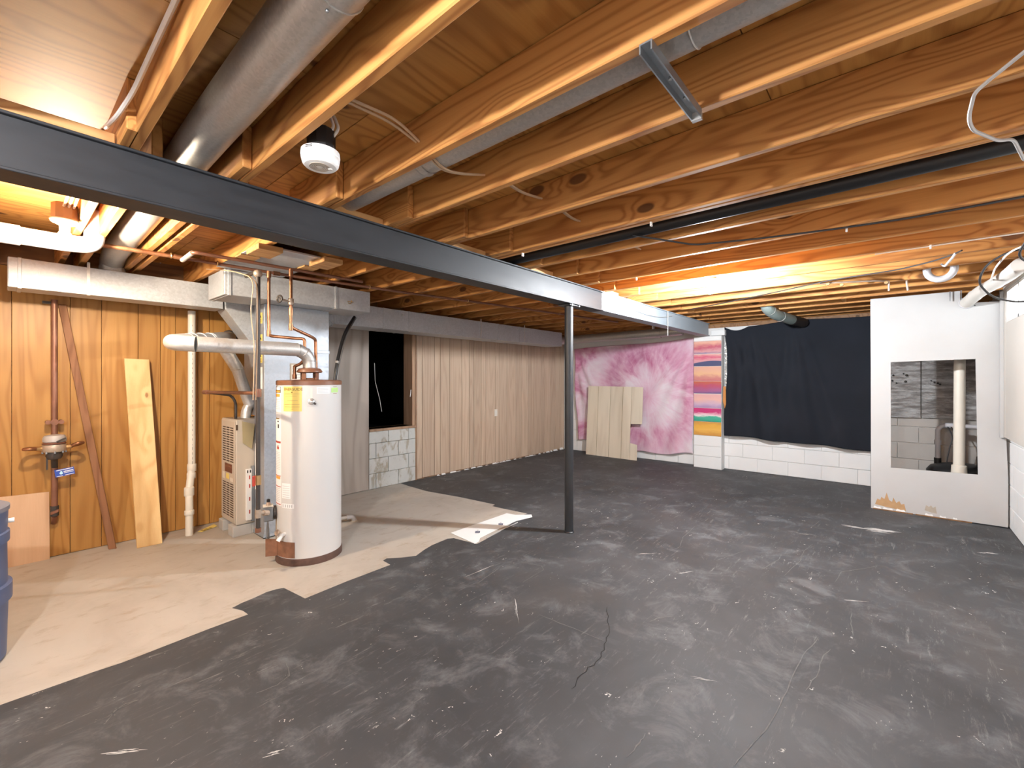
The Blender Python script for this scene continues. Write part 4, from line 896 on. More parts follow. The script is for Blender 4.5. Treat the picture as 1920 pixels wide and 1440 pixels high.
for k in range(8):
    a = k * math.pi / 4; MB().cyl((MC[0] + 0.064 * math.cos(a), MC[1] + 0.064 * math.sin(a), 0.868), (MC[0] + 0.064 * math.cos(a), MC[1] + 0.064 * math.sin(a), 0.885), 0.007, 6).build('bolt', 'steel', mb_)
MB().lathe([(0.069, 0.940), (0.069, 0.947), (0.060, 0.955)], MC, 28).build('gasket', 'badge', wm, smooth=True)
MB().lathe([(0.058, 0.95), (0.068, 0.96), (0.068, 0.985), (0.058, 1.005), (0.03, 1.012)], (0.292, 5.03, 0), 28).build('register', 'meter_grey', wm, smooth=True)
MB().obox((0.325, 4.962, 0.972), (1, 0.2, 0.5), (0, 1, 0), (-0.4, 0, 1), 0.03, 0.003, 0.006).build('register_lid', 'iron', wm)
MB().lathe([(0.04, 0.82), (0.05, 0.845), (0.045, 0.878)], MC, 20).build('lower_cone', 'iron', wm, smooth=True)
MB().tube([(0.29, 5.03, 0.85), (0.294, 5.09, 0.80), (0.297, 5.12, 0.74)], 0.020, 16, fillet=0.04).build('lower_neck', 'iron', wm, smooth=True)
for s, tip, nm in ((-1, 0.125, 'yoke_loop'), (1, 0.455, 'yoke_loop')):
    ym = MB(); ym.tube([(0.29 + s * 0.06, 5.03, 0.905), (0.29 + s * 0.09, 5.02, 0.91), (tip - s * 0.035, 4.99, 0.915 + 0.02 * (s > 0)), (tip, 5.01, 0.915 + 0.02 * (s > 0)), (tip - s * 0.02, 5.10, 0.91), (0.297 + s * 0.02, 5.12, 0.90)], 0.0125, 12, fillet=0.03)
    yo = ym.build(nm, 'copper', wm, smooth=True)
    MB().cyl((0.29 + s * 0.065, 5.03, 0.906), (0.29 + s * 0.10, 5.015, 0.911), 0.020, 8, 0.015).build('union_nut', 'brass', yo)
MB().obox((0.25, 5.02, 0.79), (1, 0, 0.3), (0, 1, 0), (0, 0, 1), 0.006, 0.004, 0.05).build('dangling_seal', 'iron', wm)
tg = MB().obox((0.352, 5.075, 0.700), (1, -0.02, 0.14), (0.02, 1, 0), (-0.14, 0, 1), 0.056, 0.0015, 0.030).build('blue_tag', 'tag_blue', wm)
def on_tag(u, v): return (0.352 + u * 0.99 - v * 0.14, 5.0725, 0.700 + u * 0.14 + v * 0.99)
def tag_bar(u0, u1, v0, v1, mat='paper'):
    P = [on_tag(u0, v0), on_tag(u1, v0), on_tag(u1, v1), on_tag(u0, v1)]; m = MB(); m.hexa([Vector(p) for p in P], [Vector(p) + Vector((0, 0.0009, 0)) for p in P]); return m.build('printed_bar', mat, tg)
tag_bar(-0.046, 0.052, 0.020, 0.025); tag_bar(-0.050, -0.015, -0.027, -0.023); tag_bar(-0.002, 0.050, -0.026, -0.022)
for k in range(7): tag_bar(-0.006 + k * 0.0083, 0.0005 + k * 0.0083, 0.0015, 0.0105)
tag_bar(-0.006, 0.050, -0.0075, -0.0035)
m = MB(); C0 = on_tag(-0.021, -0.003); pts = []
for k in range(20):
    a = 2 * math.pi * k / 20; rr = 0.0105; u = rr * math.sin(a) * (0.75 if math.cos(a) > 0.3 else 1); v = rr * math.cos(a) * (1.7 if math.cos(a) > 0.3 else 1)
    pts.append(Vector(C0) + Vector((u, 0, v)))
m.rings([[p for p in pts], [p + Vector((0, 0.0008, 0)) for p in pts]]); m.build('printed_drop', 'tag_cyan', tg)
MB().tube([(0.297, 5.12, 0.43), (0.297, 5.12, 0.35)], 0.026, 14).build('ground_clamp', 'iron', wm, smooth=True)
MB().obox((0.297, 5.098, 0.385), (1, 0, 0.4), (0, 1, 0), (0, 0, 1), 0.026, 0.012, 0.012).build('clamp_screw', 'copper_dark', wm, bevel=0.004)
MB().tube([(0.297, 5.12, 0.35), (0.297, 5.17, 0.30), (0.297, 5.188, 0.28)], 0.018, 12, fillet=0.03).build('tail_pipe', 'copper_dark', wm, smooth=True)
# short white pipe stub on the concrete
st = thing('pipe_stub', 'short white plastic pipe lying on the concrete right of the water heater', 'pipe', (2.3, 4.2, 0))
MB().cyl((2.02, 4.29, 0.045), (2.33, 4.20, 0.045), 0.018, 16).build('pipe', 'cable_grey', st, smooth=True)
MB().tube([(2.31, 4.205, 0.045), (2.365, 4.19, 0.045), (2.385, 4.185, 0.0)], 0.024, 16, fillet=0.03).build('elbow', 'pvc_white', st, smooth=True)
MB().lathe([(0.04, 0), (0.035, 0.006), (0.02, 0.008)], (2.385, 4.185, 0.0), 18).build('floor_patch', 'concrete', st)

# ================================================================== LEANING BOARDS, PAPERS
def lean_board(name, label, mat, b0, b1, t0, t1, thick, cat='board'):
    """board standing on the floor: bottom edge b0-b1, top edge t0-t1"""
    b0, b1, t0, t1 = map(Vector, (b0, b1, t0, t1)); n = (b1 - b0).cross(t0 - b0).normalized() * thick
    if n.y < 0: n = -n
    m = MB(); m.hexa([b0, b1, b1 + n, b0 + n], [t0, t1, t1 + n, t0 + n]); o = m.build(name, mat, bevel=0.003)
    return tag(o, label, cat)
lean_board('leaning_board', 'wide pale pine board leaning on the honey panelling', 'pine', (0.776, 4.905, 0.0), (0.948, 4.890, 0.0), (0.725, 5.145, 1.635), (0.898, 5.130, 1.630), 0.036)
lean_board('leaning_strip', 'narrow dark wood strip leaning beside the water meter', 'dark_stick', (0.612, 5.05, 0.002), (0.660, 5.035, 0.0), (0.318, 5.165, 2.062), (0.366, 5.150, 2.060), 0.016, 'wood strip')
pb = MB().hexa([(-0.9, 5.155, 0.0), (0.272, 5.155, 0.0), (0.272, 5.165, 0.0), (-0.9, 5.165, 0.0)], [(-0.9, 5.180, 0.575), (0.270, 5.180, 0.538), (0.270, 5.190, 0.538), (-0.9, 5.190, 0.575)]).build('plywood_offcut', 'pink_ply')
tag(pb, 'pale plywood offcut leaning low against the wall under the water meter', 'board')
# beige groove panel leaning on the pink sheet, pieces of its sheet split at the grooves
bp = thing('leaning_wallboard', 'beige grooved wall panel with cut-out corners leaning on the pink sheet', 'panel', (7.2, 3.6, 0))
def leanx(z): return 7.42 + 0.10 * z / 1.31
for a, b, z0, z1, z0b, z1b in ((4.505, 4.287, 0, 1.318, 0, 1.318), (4.279, 4.027, 0, 1.318, 0, 1.316), (4.019, 3.777, 0, 1.316, 0, 1.313), (3.769, 3.604, 0, 1.313, 0, 1.310), (3.598, 3.385, 0.640, 1.310, 0.652, 1.306), (3.600, 3.462, 0, 0.296, 0, 0.276)):
    m = MB(); P = [(leanx(z0), a, z0), (leanx(z0b), b, z0b), (leanx(z1b), b, z1b), (leanx(z1), a, z1)]
    m.hexa([Vector(p) for p in P], [Vector(p) + Vector((0.006, 0, 0.0)) for p in P]); m.build('panel_strip', 'beige_panel', bp)
bk = MB(); P = [(4.50, 0.002), (3.47, 0.002), (3.47, 0.27), (3.605, 0.285), (3.605, 0.65), (3.39, 0.66), (3.39, 1.30), (4.50, 1.31)]
bk.rings([[(leanx(z) + 0.0062, y, z) for y, z in P], [(leanx(z) + 0.009, y, z) for y, z in P]]); bk.build('panel_backing', 'ink_brown', bp)

pp = thing('paper_sheet', 'white paper sheet with two small dark blue prints lying over the paint edge', 'paper', (3.2, 3.0, 0))
pa = MB(); pts = [(2.779, 3.155), (3.581, 3.160), (3.60, 3.05), (3.72, 2.93), (3.66, 2.87), (3.45, 2.915), (3.10, 2.885), (2.865, 2.850), (2.80, 2.80), (2.735, 2.785)]
n = len(pts); pa.add([(x, y, 0.0025) for x, y in pts] + [(x, y, 0.0045) for x, y in pts], [tuple(range(n - 1, -1, -1)), tuple(range(n, 2 * n))] + [(i, (i + 1) % n, n + (i + 1) % n, n + i) for i in range(n)])
pa.build('sheet', 'paper', pp)
def print_logo(cx, cy):
    ux, uy = Vector((0.6526, -0.7577, 0)), Vector((0.7577, 0.6526, 0))
    for k in range(5):
        c = Vector((cx, cy, 0.0049)) + ux * ((k - 2) * 0.0092); MB().obox(c, ux, uy, (0, 0, 1), 0.0036, 0.020, 0.0003).build('printed_letter', 'ink_navy', pp)
    for s in (-1, 1): MB().obox(Vector((cx, cy, 0.0049)) + uy * 0.022 * s, ux, uy, (0, 0, 1), 0.0230, 0.003, 0.0003).build('printed_bar', 'ink_navy', pp)
    MB().obox(Vector((cx, cy, 0.0049)) + uy * 0.05 - ux * 0.002, ux, uy, (0, 0, 1), 0.009, 0.010, 0.0003).build('printed_mark', 'ink_grey', pp)
    MB().obox(Vector((cx, cy, 0.0049)) - uy * 0.045, ux, uy, (0, 0, 1), 0.018, 0.003, 0.0003).build('printed_line', 'ink_grey', pp)
print_logo(2.96, 2.98); print_logo(3.27, 2.965)
tag(MB().tube([(2.90, 2.80, 0.006), (3.15, 2.845, 0.006), (3.42, 2.87, 0.006)], 0.005, 6).build('trim_sliver', 'cable_grey'), 'thin pale sliver lying beside the paper sheet', 'sliver')
ft = MB().add([(1.235, 5.00, 0.002), (1.26, 4.965, 0.002), (1.41, 5.045, 0.002), (1.395, 5.095, 0.012), (1.235, 5.00, 0.005), (1.26, 4.965, 0.005), (1.41, 5.045, 0.005), (1.395, 5.095, 0.015)], [(3, 2, 1, 0), (4, 5, 6, 7), (0, 1, 5, 4), (1, 2, 6, 5), (2, 3, 7, 6), (3, 0, 4, 7)]).build('hang_tag', 'yellow')
tag(ft, 'crumpled yellow paper tag on the floor beside the furnace pad', 'paper')
for k in range(3): MB().obox((1.28 + 0.03 * k, 5.0 + 0.016 * k, 0.0065), (0.8, 0.45, 0), (-0.45, 0.8, 0), (0, 0, 1), 0.010, 0.025, 0.0006).build('printed_line', 'ink_brown', ft)

# ---- blue ribbed bin at the left edge
bb = thing('plastic_bin', 'dark blue ribbed plastic bin with a paint-marked wall near the plywood offcut', 'bin', (-0.21, 3.55, 0))
BXc, BYc = -0.215, 3.56
MB().lathe([(0.235, 0.0), (0.245, 0.012), (0.252, 0.30), (0.266, 0.305), (0.266, 0.385), (0.250, 0.390), (0.247, 0.60), (0.257, 0.606), (0.257, 0.655), (0.248, 0.66), (0.252, 0.775), (0.256, 0.78), (0.246, 0.79)], (BXc, BYc, 0), 48).build('drum', 'bin_blue', bb, smooth=True, angle=25)
MB().lathe([(0.257, 0.768), (0.257, 0.790), (0.235, 0.800), (0.10, 0.802)], (BXc, BYc, 0), 48).build('lid', 'bin_lid', bb, smooth=True, angle=25)
MB().obox((BXc + 0.06, BYc - 0.10, 0.815), (1, 0, 0), (0, 1, 0), (0, 0, 1), 0.12, 0.05, 0.014).build('lid_handle', 'bin_lid', bb, bevel=0.006)
for a, z0, z1, w in ((-62, 0.335, 0.372, 0.020), (-66, 0.345, 0.355, 0.045), (-66, 0.555, 0.563, 0.050), (-60, 0.68, 0.72, 0.010)):
    t = math.radians(a); r = 0.268 if z0 < 0.4 else (0.254 if z0 < .66 else 0.253)
    MB().obox((BXc + r * math.cos(t), BYc + r * math.sin(t), (z0 + z1) / 2), (-math.sin(t), math.cos(t), 0.2), (math.cos(t), math.sin(t), 0), (0, 0, 1), w / 2, 0.001, (z1 - z0) / 2).build('paint_smear', 'paper', bb)
MB().lathe([(0.012, 0), (0.012, 0.022)], (BXc + 0.250, BYc + 0.0, 0.70), 10, (1, 0, 0)).build('spigot', 'white', bb)

# ================================================================== CLOTHS ON THE BACK WALL
def sheet(name, mat, label, outline, xbase, folds, nu=120, nv=110, thick=0.004):
    """outline(u, v) -> (y, z); folds(u, v) -> offset toward the room"""
    m = MB(); vs = []; fs = []
    for j in range(nv + 1):
        for i in range(nu + 1):
            u, v = i / nu, j / nv; y, z = outline(u, v); vs.append((xbase - folds(u, v), y, z))
    for j in range(nv):
        for i in range(nu):
            a = j * (nu + 1) + i; fs.append((a, a + 1, a + nu + 2, a + nu + 1))
    m.add(vs, fs); o = m.build(name, mat, smooth=True, angle=180)
    s = o.modifiers.new('thickness', 'SOLIDIFY'); s.thickness = thick; s.offset = 0
    return tag(o, label, 'cloth')
def sm(a, b, x): t = min(max((x - a) / (b - a), 0), 1); return t * t * (3 - 2 * t)
def pink_out(u, v):      # u: 0 left (Y 4.9) .. 1 right, v: 0 bottom .. 1 top
    top = 2.06 + 0.13 * u + 0.03 * math.sin(u * 5) - 0.05 * math.sin(math.pi * u); bot = 0.235 - 0.10 * sm(0.05, 0.35, u) + 0.07 * sm(0.8, 1.0, u) + 0.012 * math.sin(u * 23)
    z = bot + (top - bot) * v
    yl = 4.90 - 0.10 * (1 - v) ** 1.4 - 0.02 * math.sin(v * 9); yr = 2.52 + 0.04 * (1 - v) + 0.012 * math.sin(v * 11)
    return yl + (yr - yl) * u, z
def pink_fold(u, v):
    d = 0.035
    # swags hanging from the two upper corners
    for cx, sgn in ((0.0, 1), (1.0, -1)):
        du = (u - cx) * sgn * 1.1 + 0.02; dv = 1.03 - v; a = math.atan2(du, dv); r = math.hypot(du, dv)
        d += 0.016 * math.sin(a * 26 + 2 * sgn) * math.exp(-((a - 0.30) / 0.30) ** 2) * sm(0.05, 0.5, r)
        d += 0.010 * math.sin(a * 15) * math.exp(-((a - 0.65) / 0.3) ** 2) * sm(0.1, 0.6, r)
    d += 0.014 * math.sin(u * 60 + v * 3) * sm(0.90, 1.0, u) + 0.014 * math.sin(u * 70 + 1) * (1 - sm(0.0, 0.10, u))
    d += 0.006 * math.sin(u * 17 + v * 9) + 0.004 * math.sin(v * 21 - u * 13)
    d += 0.012 * math.sin(u * 31) * (1 - sm(0.0, 0.25, v))
    return d
sheet('pink_sheet', 'pink', 'pink tie-dyed sheet hung on the back wall', pink_out, 7.66, pink_fold)
def black_out(u, v):     # u: 0 left (Y 2.06) .. 1 right (Y 0.2)
    top = 2.285 - 0.055 * math.sin(math.pi * min(u / 0.18, 1)) * (u < 0.18) + 0.02 * sm(0.2, 0.5, u) - 0.012 * math.sin(u * 9); bot = 0.545 - 0.05 * sm(0.15, 0.9, u) + 0.012 * math.sin(u * 12)
    z = bot + (top - bot) * v
    yl = 2.055 - 0.045 * sm(0.99, 0.75, v) * sm(0.15, 0.6, v); yr = 0.10
    return yl + (yr - yl) * u, z
def black_fold(u, v):
    d = 0.05
    for cx in (0.02, 0.17, 0.46):
        for k, (off, ww) in enumerate(((-0.05, 1.0), (0.06, 1.1), (0.16, 0.8))):
            c = cx + off * (1.15 - v) * 1.8; d += 0.030 * ww * math.exp(-((u - c) / (0.018 + 0.035 * (1 - v))) ** 2) * sm(1.02, 0.70, v)
    d += 0.012 * math.sin(u * 26 + 3 * v) * (1 - v) + 0.008 * math.sin(u * 11 + 5 * v)
    return d
sheet('black_sheet', 'blackcloth', 'large black sheet hung on the back wall beside the white board', black_out, 7.66, black_fold)
# tinsel strip and the orange board edge behind it
tn = MB(); nz, ny = 60, 5; vs = []
for j in range(nz + 1):
    for i in range(ny + 1):
        vs.append((7.642 + random.uniform(-0.008, 0.008), 1.985 + 0.070 * i / ny + random.uniform(-0.004, 0.004), 1.33 + 0.83 * j / nz))
tn.add(vs, [(j * (ny + 1) + i, j * (ny + 1) + i + 1, (j + 1) * (ny + 1) + i + 1, (j + 1) * (ny + 1) + i) for j in range(nz) for i in range(ny)])
tno = tn.build('foil_strip', 'tape'); tag(tno, 'crinkled silver foil strip hanging between the painted pier and black sheet', 'foil strip')
sol = tno.modifiers.new('thickness', 'SOLIDIFY'); sol.thickness = 0.002
tag(MB().prism([(2.015, 1.33), (2.050, 1.34), (2.058, 1.10), (2.030, 0.98), (2.012, 1.05)], 'yz', 7.535, 7.545).build('orange_strip', 'orange'), 'narrow orange strip beside the painted pier', 'strip')

# ================================================================== WHITE BOARD ENCLOSURE
wb = thing('drywall_board', 'white drywall board with a square hole hiding the pump corner', 'drywall', (6.4, -0.3, 0))
BXF, BXB = 6.398, 6.411
def bpiece(ya, yb, za, zb, zc=None, zd=None):
    m = MB(); zc = zb if zc is None else zc; zd = za if zd is None else zd
    m.hexa([(BXF, ya, za), (BXF, yb, zd), (BXB, yb, zd), (BXB, ya, za)], [(BXF, ya, zb), (BXF, yb, zc), (BXB, yb, zc), (BXB, ya, zb)]); return m
HL, HRt = 0.020, -0.632; HB0, HB1, HT0, HT1 = 0.478, 0.494, 1.638, 1.653
bm_ = MB()
front = [[(0.190, 0.005), (0.016, 0.005), (-0.642, 0.010), (-0.845, 0.010)], [(0.190, HB0), (HL, HB0), (HRt - 0.01, HB1), (-0.845, HB1)], [(0.192, HT0), (HL + 0.002, HT0), (HRt + 0.007, HT1), (-0.806, HT1)], [(0.195, 2.232), (0.025, 2.232), (-0.515, 2.222), (-0.806, 2.212)], [(0.195, 2.349), (0.025, 2.349), (-0.515, 2.349)]]
cells = [(0, 0), (0, 1), (0, 2), (1, 0), (1, 2), (2, 0), (2, 1), (2, 2), (3, 0), (3, 1)]
idx = {}; V = []
for s_, X in ((0, BXF), (1, BXB)):
    for r, row in enumerate(front):
        for c, (y, z) in enumerate(row): idx[(s_, r, c)] = len(V); V.append((X, y, z))
Fc = []; ec = {}
for r, c in cells:
    q = [(r, c), (r, c + 1), (r + 1, c + 1), (r + 1, c)]
    Fc.append(tuple(idx[(0, *p)] for p in q)); Fc.append(tuple(idx[(1, *p)] for p in reversed(q)))
    for a, b in zip(q, q[1:] + q[:1]): ec[frozenset((a, b))] = ec.get(frozenset((a, b)), []) + [(a, b)]
for k, v in ec.items():
    if len(v) == 1: a, b = v[0]; Fc.append((idx[(0, *a)], idx[(1, *a)], idx[(1, *b)], idx[(0, *b)]))
bm_.add(V, Fc); bm_.build('board', 'drywall', wb)
def torn(pts, mat, name='torn_paper', x=BXF - 0.0006): MB().prism(pts, 'yz', x - 0.0006, x).build(name, mat, wb)
torn([(0.155, 0.055), (0.135, 0.12), (0.11, 0.11), (0.10, 0.145), (0.075, 0.125), (0.055, 0.20), (0.035, 0.12), (0.010, 0.105), (0.0, 0.155), (-0.025, 0.10), (-0.05, 0.125), (-0.065, 0.09), (-0.09, 0.10), (-0.105, 0.025), (-0.05, 0.03), (0.05, 0.04)], 'torn_paper')
torn([(-0.250, 0.065), (-0.262, 0.12), (-0.285, 0.105), (-0.30, 0.125), (-0.315, 0.10), (-0.335, 0.12), (-0.345, 0.045), (-0.30, 0.05)], 'torn_grey')
for a, b, z in ((0.17, 0.10, 0.022), (0.09, 0.0, 0.02), (-0.02, -0.10, 0.024), (-0.25, -0.32, 0.02), (-0.36, -0.42, 0.016), (-0.46, -0.50, 0.018)):
    torn([(a, z - 0.012), (a - 0.01, z + 0.016), ((a + b) / 2, z + 0.006), (b + 0.01, z + 0.012), (b, z - 0.012)], 'paper', 'paint_flake', BXF - 0.001)
for y0_, y1_ in ((0.17, -0.16), (-0.18, -0.60)): box(6.385, 6.397, y1_, y0_, 0.001, 0.012).build('shadow_gap_strip', 'rim', wb)  # dark strip stands in for the shade under the board's foot
MB().cyl((BXF - 0.001, -0.62, 2.19), (BXF + 0.002, -0.62, 2.19), 0.006, 10).build('screw_hole', 'ink_black', wb)
# what stands behind it
fo = thing('foil_insulation', 'two silver foil-faced insulation boards behind the hole in the white board', 'insulation', (7.6, -0.3, 1.0))
def foilsheet(ya, yb, z0, z1):
    m = MB(); n1, n2 = 24, 30; vs = []
    for j in range(n2 + 1):
        for i in range(n1 + 1):
            y = ya + (yb - ya) * i / n1; z = z0 + (z1 - z0) * j / n2
            vs.append((7.655 + 0.006 * math.sin(z * 70 + y * 9) + random.uniform(-0.004, 0.004), y, z))
    m.add(vs, [(j * (n1 + 1) + i, j * (n1 + 1) + i + 1, (j + 1) * (n1 + 1) + i + 1, (j + 1) * (n1 + 1) + i) for j in range(n2) for i in range(n1)])
    m.build('foil_sheet', 'foil', fo, smooth=True, angle=180)
foilsheet(0.24, -0.262, 0.955, 2.30); foilsheet(-0.272, -0.855, 0.960, 2.30)
for y, z in ((0.0, 1.50), (0.01, 1.43), (-0.03, 1.40), (-0.10, 1.52), (-0.13, 1.50), (-0.12, 1.42), (-0.36, 1.43), (-0.39, 1.41), (-0.42, 1.40), (-0.44, 1.385)): MB().sphere((7.64, y, z), random.uniform(0.008, 0.016), 8, 6).build('glue_spot', 'ink_black', fo)
P4 = thing('waste_pipe', 'thick cream plastic pipe rising behind the hole in the white board', 'pipe', (6.80, -0.545, 0))
MB().cyl((6.80, -0.540, 0.50), (6.80, -0.548, 2.20), 0.047, 26).build('pipe', 'pvc', P4, smooth=True)
MB().lathe([(0.066, 0.0), (0.066, 0.40), (0.062, 0.47), (0.060, 0.515), (0.050, 0.52)], (6.80, -0.540, 0), 26).build('hub', 'pvc', P4, smooth=True)
SP = thing('sump_pump', 'black sump basin with white discharge pipe behind the hole in the white board', 'sump pump', (7.2, -0.58, 0))
MB().lathe([(0.26, 0.0), (0.27, 0.36), (0.285, 0.365), (0.285, 0.39), (0.25, 0.44), (0.12, 0.48), (0.02, 0.49)], (7.20, -0.58, 0), 36).build('basin', 'black', SP, smooth=True)
MB().tube([(7.30, -0.40, 0.44), (7.30, -0.40, 0.86), (7.30, -0.45, 0.905), (7.32, -0.84, 0.90)], 0.024, 16, fillet=0.05).build('discharge_pipe', 'pvc_white', SP, smooth=True)
for z, h, mt in ((0.47, 0.045, 'black'), (0.70, 0.025, 'pvc_white')): MB().cyl((7.30, -0.40, z - h), (7.30, -0.40, z + h), 0.033, 16).build('coupling', mt, SP, smooth=True)
MB().cyl((7.30, -0.46, 0.905), (7.302, -0.53, 0.905), 0.030, 16).build('fitting', 'pvc_white', SP, smooth=True)
for y, d in ((-0.50, 0.0), (-0.53, 0.03)): MB().tube([(7.28, y + 0.02, 0.90), (7.27, y - 0.03, 0.78), (7.26, y - d, 0.66), (7.25, y + 0.03 - d, 0.46)], 0.006, 8, fillet=0.10).build('power_cord', 'rubber', SP, smooth=True)
MB().obox((7.12, -0.75, 0.50), (1, 0, 0.2), (0, 1, 0.4), (0, 0, 1), 0.04, 0.05, 0.08).build('float_switch', 'black', SP, bevel=0.02)
# wrapped pipe coming out through the top notch
WP = thing('wrapped_pipe', 'thick white wrapped pipe bending from the notch in the white board to the window', 'pipe', (6.2, -0.65, 2.25))
MB().tube([(6.60, -0.56, 2.16), (6.44, -0.555, 2.215), (6.05, -0.62, 2.28), (5.70, -0.69, 2.30), (5.3, -0.71, 2.295), (4.9, -0.71, 2.29)], 0.052, 24, fillet=0.15).build('pipe', 'insul', WP, smooth=True)
MB().torus((6.40, -0.562, 2.222), (-0.4, -0.06, 0.07), 0.054, 0.006, 24, 8).build('end_band', 'pvc_white', WP, smooth=True)
for c, ax in (((6.18, -0.60, 2.262), (-0.4, -0.07, 0.06)), ((5.72, -0.687, 2.299), (-1, -0.1, 0.02))): MB().torus(c, ax, 0.0525, 0.003, 24, 6).build('tape_band', 'pvc_white', WP, smooth=True)
for y in (-0.44, -0.52): box(6.36, 6.364, y - 0.005, y + 0.005, 2.25, 2.349).build('hanger_strap', 'steel', WP)

# ================================================================== LAMPS
def bulb_lamp(label, x, y, zt, power, color, box_mat, watts_r=0.03, wires=False):
    """porcelain lampholder on a box; a bulb with the light inside it"""
    t = thing('bare_bulb_lamp', label, 'lamp', (x, y, zt))
    MB().lathe([(0.052, 0.0), (0.056, 0.004), (0.056, 0.085), (0.05, 0.09)], (x, y, zt), 10).build('junction_box', box_mat, t)
    MB().lathe([(0.030, -0.026), (0.055, -0.014), (0.062, -0.004), (0.062, 0.0)], (x, y, zt), 32).build('lampholder', 'porcelain', t, smooth=True)
    MB().lathe([(0.020, -0.06), (0.023, -0.055), (0.023, -0.024)], (x, y, zt), 24).build('socket', 'porcelain', t, smooth=True)
    m = NT('bulb_glow'); m.b.inputs['Emission Color'].default_value = (*color, 1); m.b.inputs['Emission Strength'].default_value = power / (math.pi * 0.0125)
    MB().lathe([(0.012, -0.052), (0.020, -0.062), (0.031, -0.082), (0.035, -0.099), (0.032, -0.116), (0.021, -0.130), (0.003, -0.136)], (x, y, zt), 10).build('bulb', m.out(color, 0.4), t, smooth=True)
    return t
l1 = bulb_lamp('bare bulb in a porcelain holder in front of the white vent pipe', 0.243, 3.50, 2.335, LAMP_LEFT[0], LAMP_LEFT[1], 'boxbrown')
for k in range(3): MB().tube([(0.235 + 0.02 * k, 3.45, 2.40), (0.255 + 0.018 * k, 3.25, 2.47), (0.29, 2.9 - 0.1 * k, 2.50)], 0.006, 8, fillet=0.05).build('wire', 'cable_white', l1, smooth=True)
l2 = bulb_lamp('bare bulb in a porcelain holder near the middle of the back ceiling', 4.185, 1.25, 2.352, LAMP_BACK[0], LAMP_BACK[1], 'boxbrown')
l3 = bulb_lamp('bare bulb lamp behind the viewer near the right wall', -0.70, 0.75, 2.352, LAMP_CORNER[0], LAMP_CORNER[1], 'boxbrown')
l4 = bulb_lamp('added unseen fill bulb behind the viewer over the concrete floor', -1.05, 3.6, 2.352, FILL_REAR[0], FILL_REAR[1], 'boxbrown')  # unseen bulb added behind the camera to even out the light
# smoke detector
sd = thing('smoke_detector', 'round white smoke detector on a dark box under a joist', 'smoke detector', (0.815, 1.69, 2.30))
SX, SY = 0.822, 1.695
MB().lathe([(0.05, 2.342), (0.052, 2.346), (0.052, 2.42), (0.046, 2.424)], (SX + 0.003, SY, 0), 10).build('junction_box', 'black', sd)
body = MB().lathe([(0.062, 2.340), (0.070, 2.336), (0.072, 2.318), (0.070, 2.313), (0.071, 2.309), (0.066, 2.288), (0.058, 2.279), (0.045, 2.276), (0.012, 2.2755)], (SX, SY, 0), 48).build('body', 'white', sd, smooth=True, angle=30)
for k in range(5): MB().torus((SX - 0.006, SY - 0.004, 2.2752), (0, 0, 1), 0.014 + k * 0.0055, 0.0012, 40, 6).build('sounder_ring', 'torn_grey', body)
MB().lathe([(0.009, 2.2752), (0.007, 2.272)], (SX + 0.030, SY - 0.018, 0), 14).build('test_button', 'porcelain', body, smooth=True)
t = math.atan2(-SY, -SX)
for k in range(2): MB().obox((SX + 0.0722 * math.cos(t - 0.6), SY + 0.0722 * math.sin(t - 0.6), 2.330 - 0.006 * k), (-math.sin(t - .6), math.cos(t - .6), 0), (math.cos(t - .6), math.sin(t - .6), 0), (0, 0, 1), 0.014, 0.001, 0.0012).build('vent_slot', 'ink_black', body)
for k in range(2): MB().tube([(SX + 0.015 + 0.02 * k, SY - 0.03, 2.40), (SX + 0.03 + 0.02 * k, SY - 0.05, 2.43), (SX + 0.02 + 0.02 * k, SY - 0.02, 2.50), (SX - 0.03, SY + 0.06, 2.52)], 0.006, 8, fillet=0.03).build('wire', 'cable_white', sd, smooth=True)

# ================================================================== CABLES AND SMALL HARDWARE
def cable(label, pts, r, mat, name='cable', fillet=0.06, strands=1, dy=0.012):
    o = MB().tube(pts, r, 8, fillet=fillet).build(name, mat, smooth=True); return tag(o, label, 'cable')
cable('tan cable threaded through the joists near the smoke detector', [(0.74, 1.47, 2.445), (1.00, 1.455, 2.455), (1.16, 1.48, 2.42), (1.262, 1.49, 2.366), (1.38, 1.50, 2.39), (1.60, 1.475, 2.45), (1.82, 1.49, 2.44), (2.04, 1.455, 2.45), (2.30, 1.49, 2.435), (2.60, 1.47, 2.45), (3.2, 1.46, 2.44)], 0.0055, 'cable_tan')
cable('second tan cable running beside the one through the joists', [(0.74, 1.50, 2.452), (1.00, 1.492, 2.458), (1.16, 1.495, 2.425), (1.262, 1.505, 2.368), (1.38, 1.515, 2.394), (1.60, 1.49, 2.455), (1.82, 1.505, 2.445), (2.04, 1.47, 2.455), (2.30, 1.505, 2.44), (2.60, 1.485, 2.455), (3.2, 1.475, 2.445)], 0.0055, 'cable_tan')
cable('white cable stapled down the first joist to the beam', [(0.322, -0.2, 2.49), (0.318, 1.05, 2.50), (0.312, 1.45, 2.47), (0.298, 1.95, 2.42), (0.278, 2.10, 2.39), (0.27, 2.30, 2.42)], 0.008, 'cable_white')
cable('grey cable looping below the joists at the upper right corner', [(1.70, -0.36, 2.36), (1.945, -0.21, 2.343), (1.972, -0.19, 2.335), (2.06, -0.185, 2.30), (2.12, -0.20, 2.28), (2.30, -0.28, 2.29), (2.40, -0.33, 2.32), (2.62, -0.39, 2.30), (2.70, -0.46, 2.33)], 0.0055, 'cable_grey', fillet=0.04)
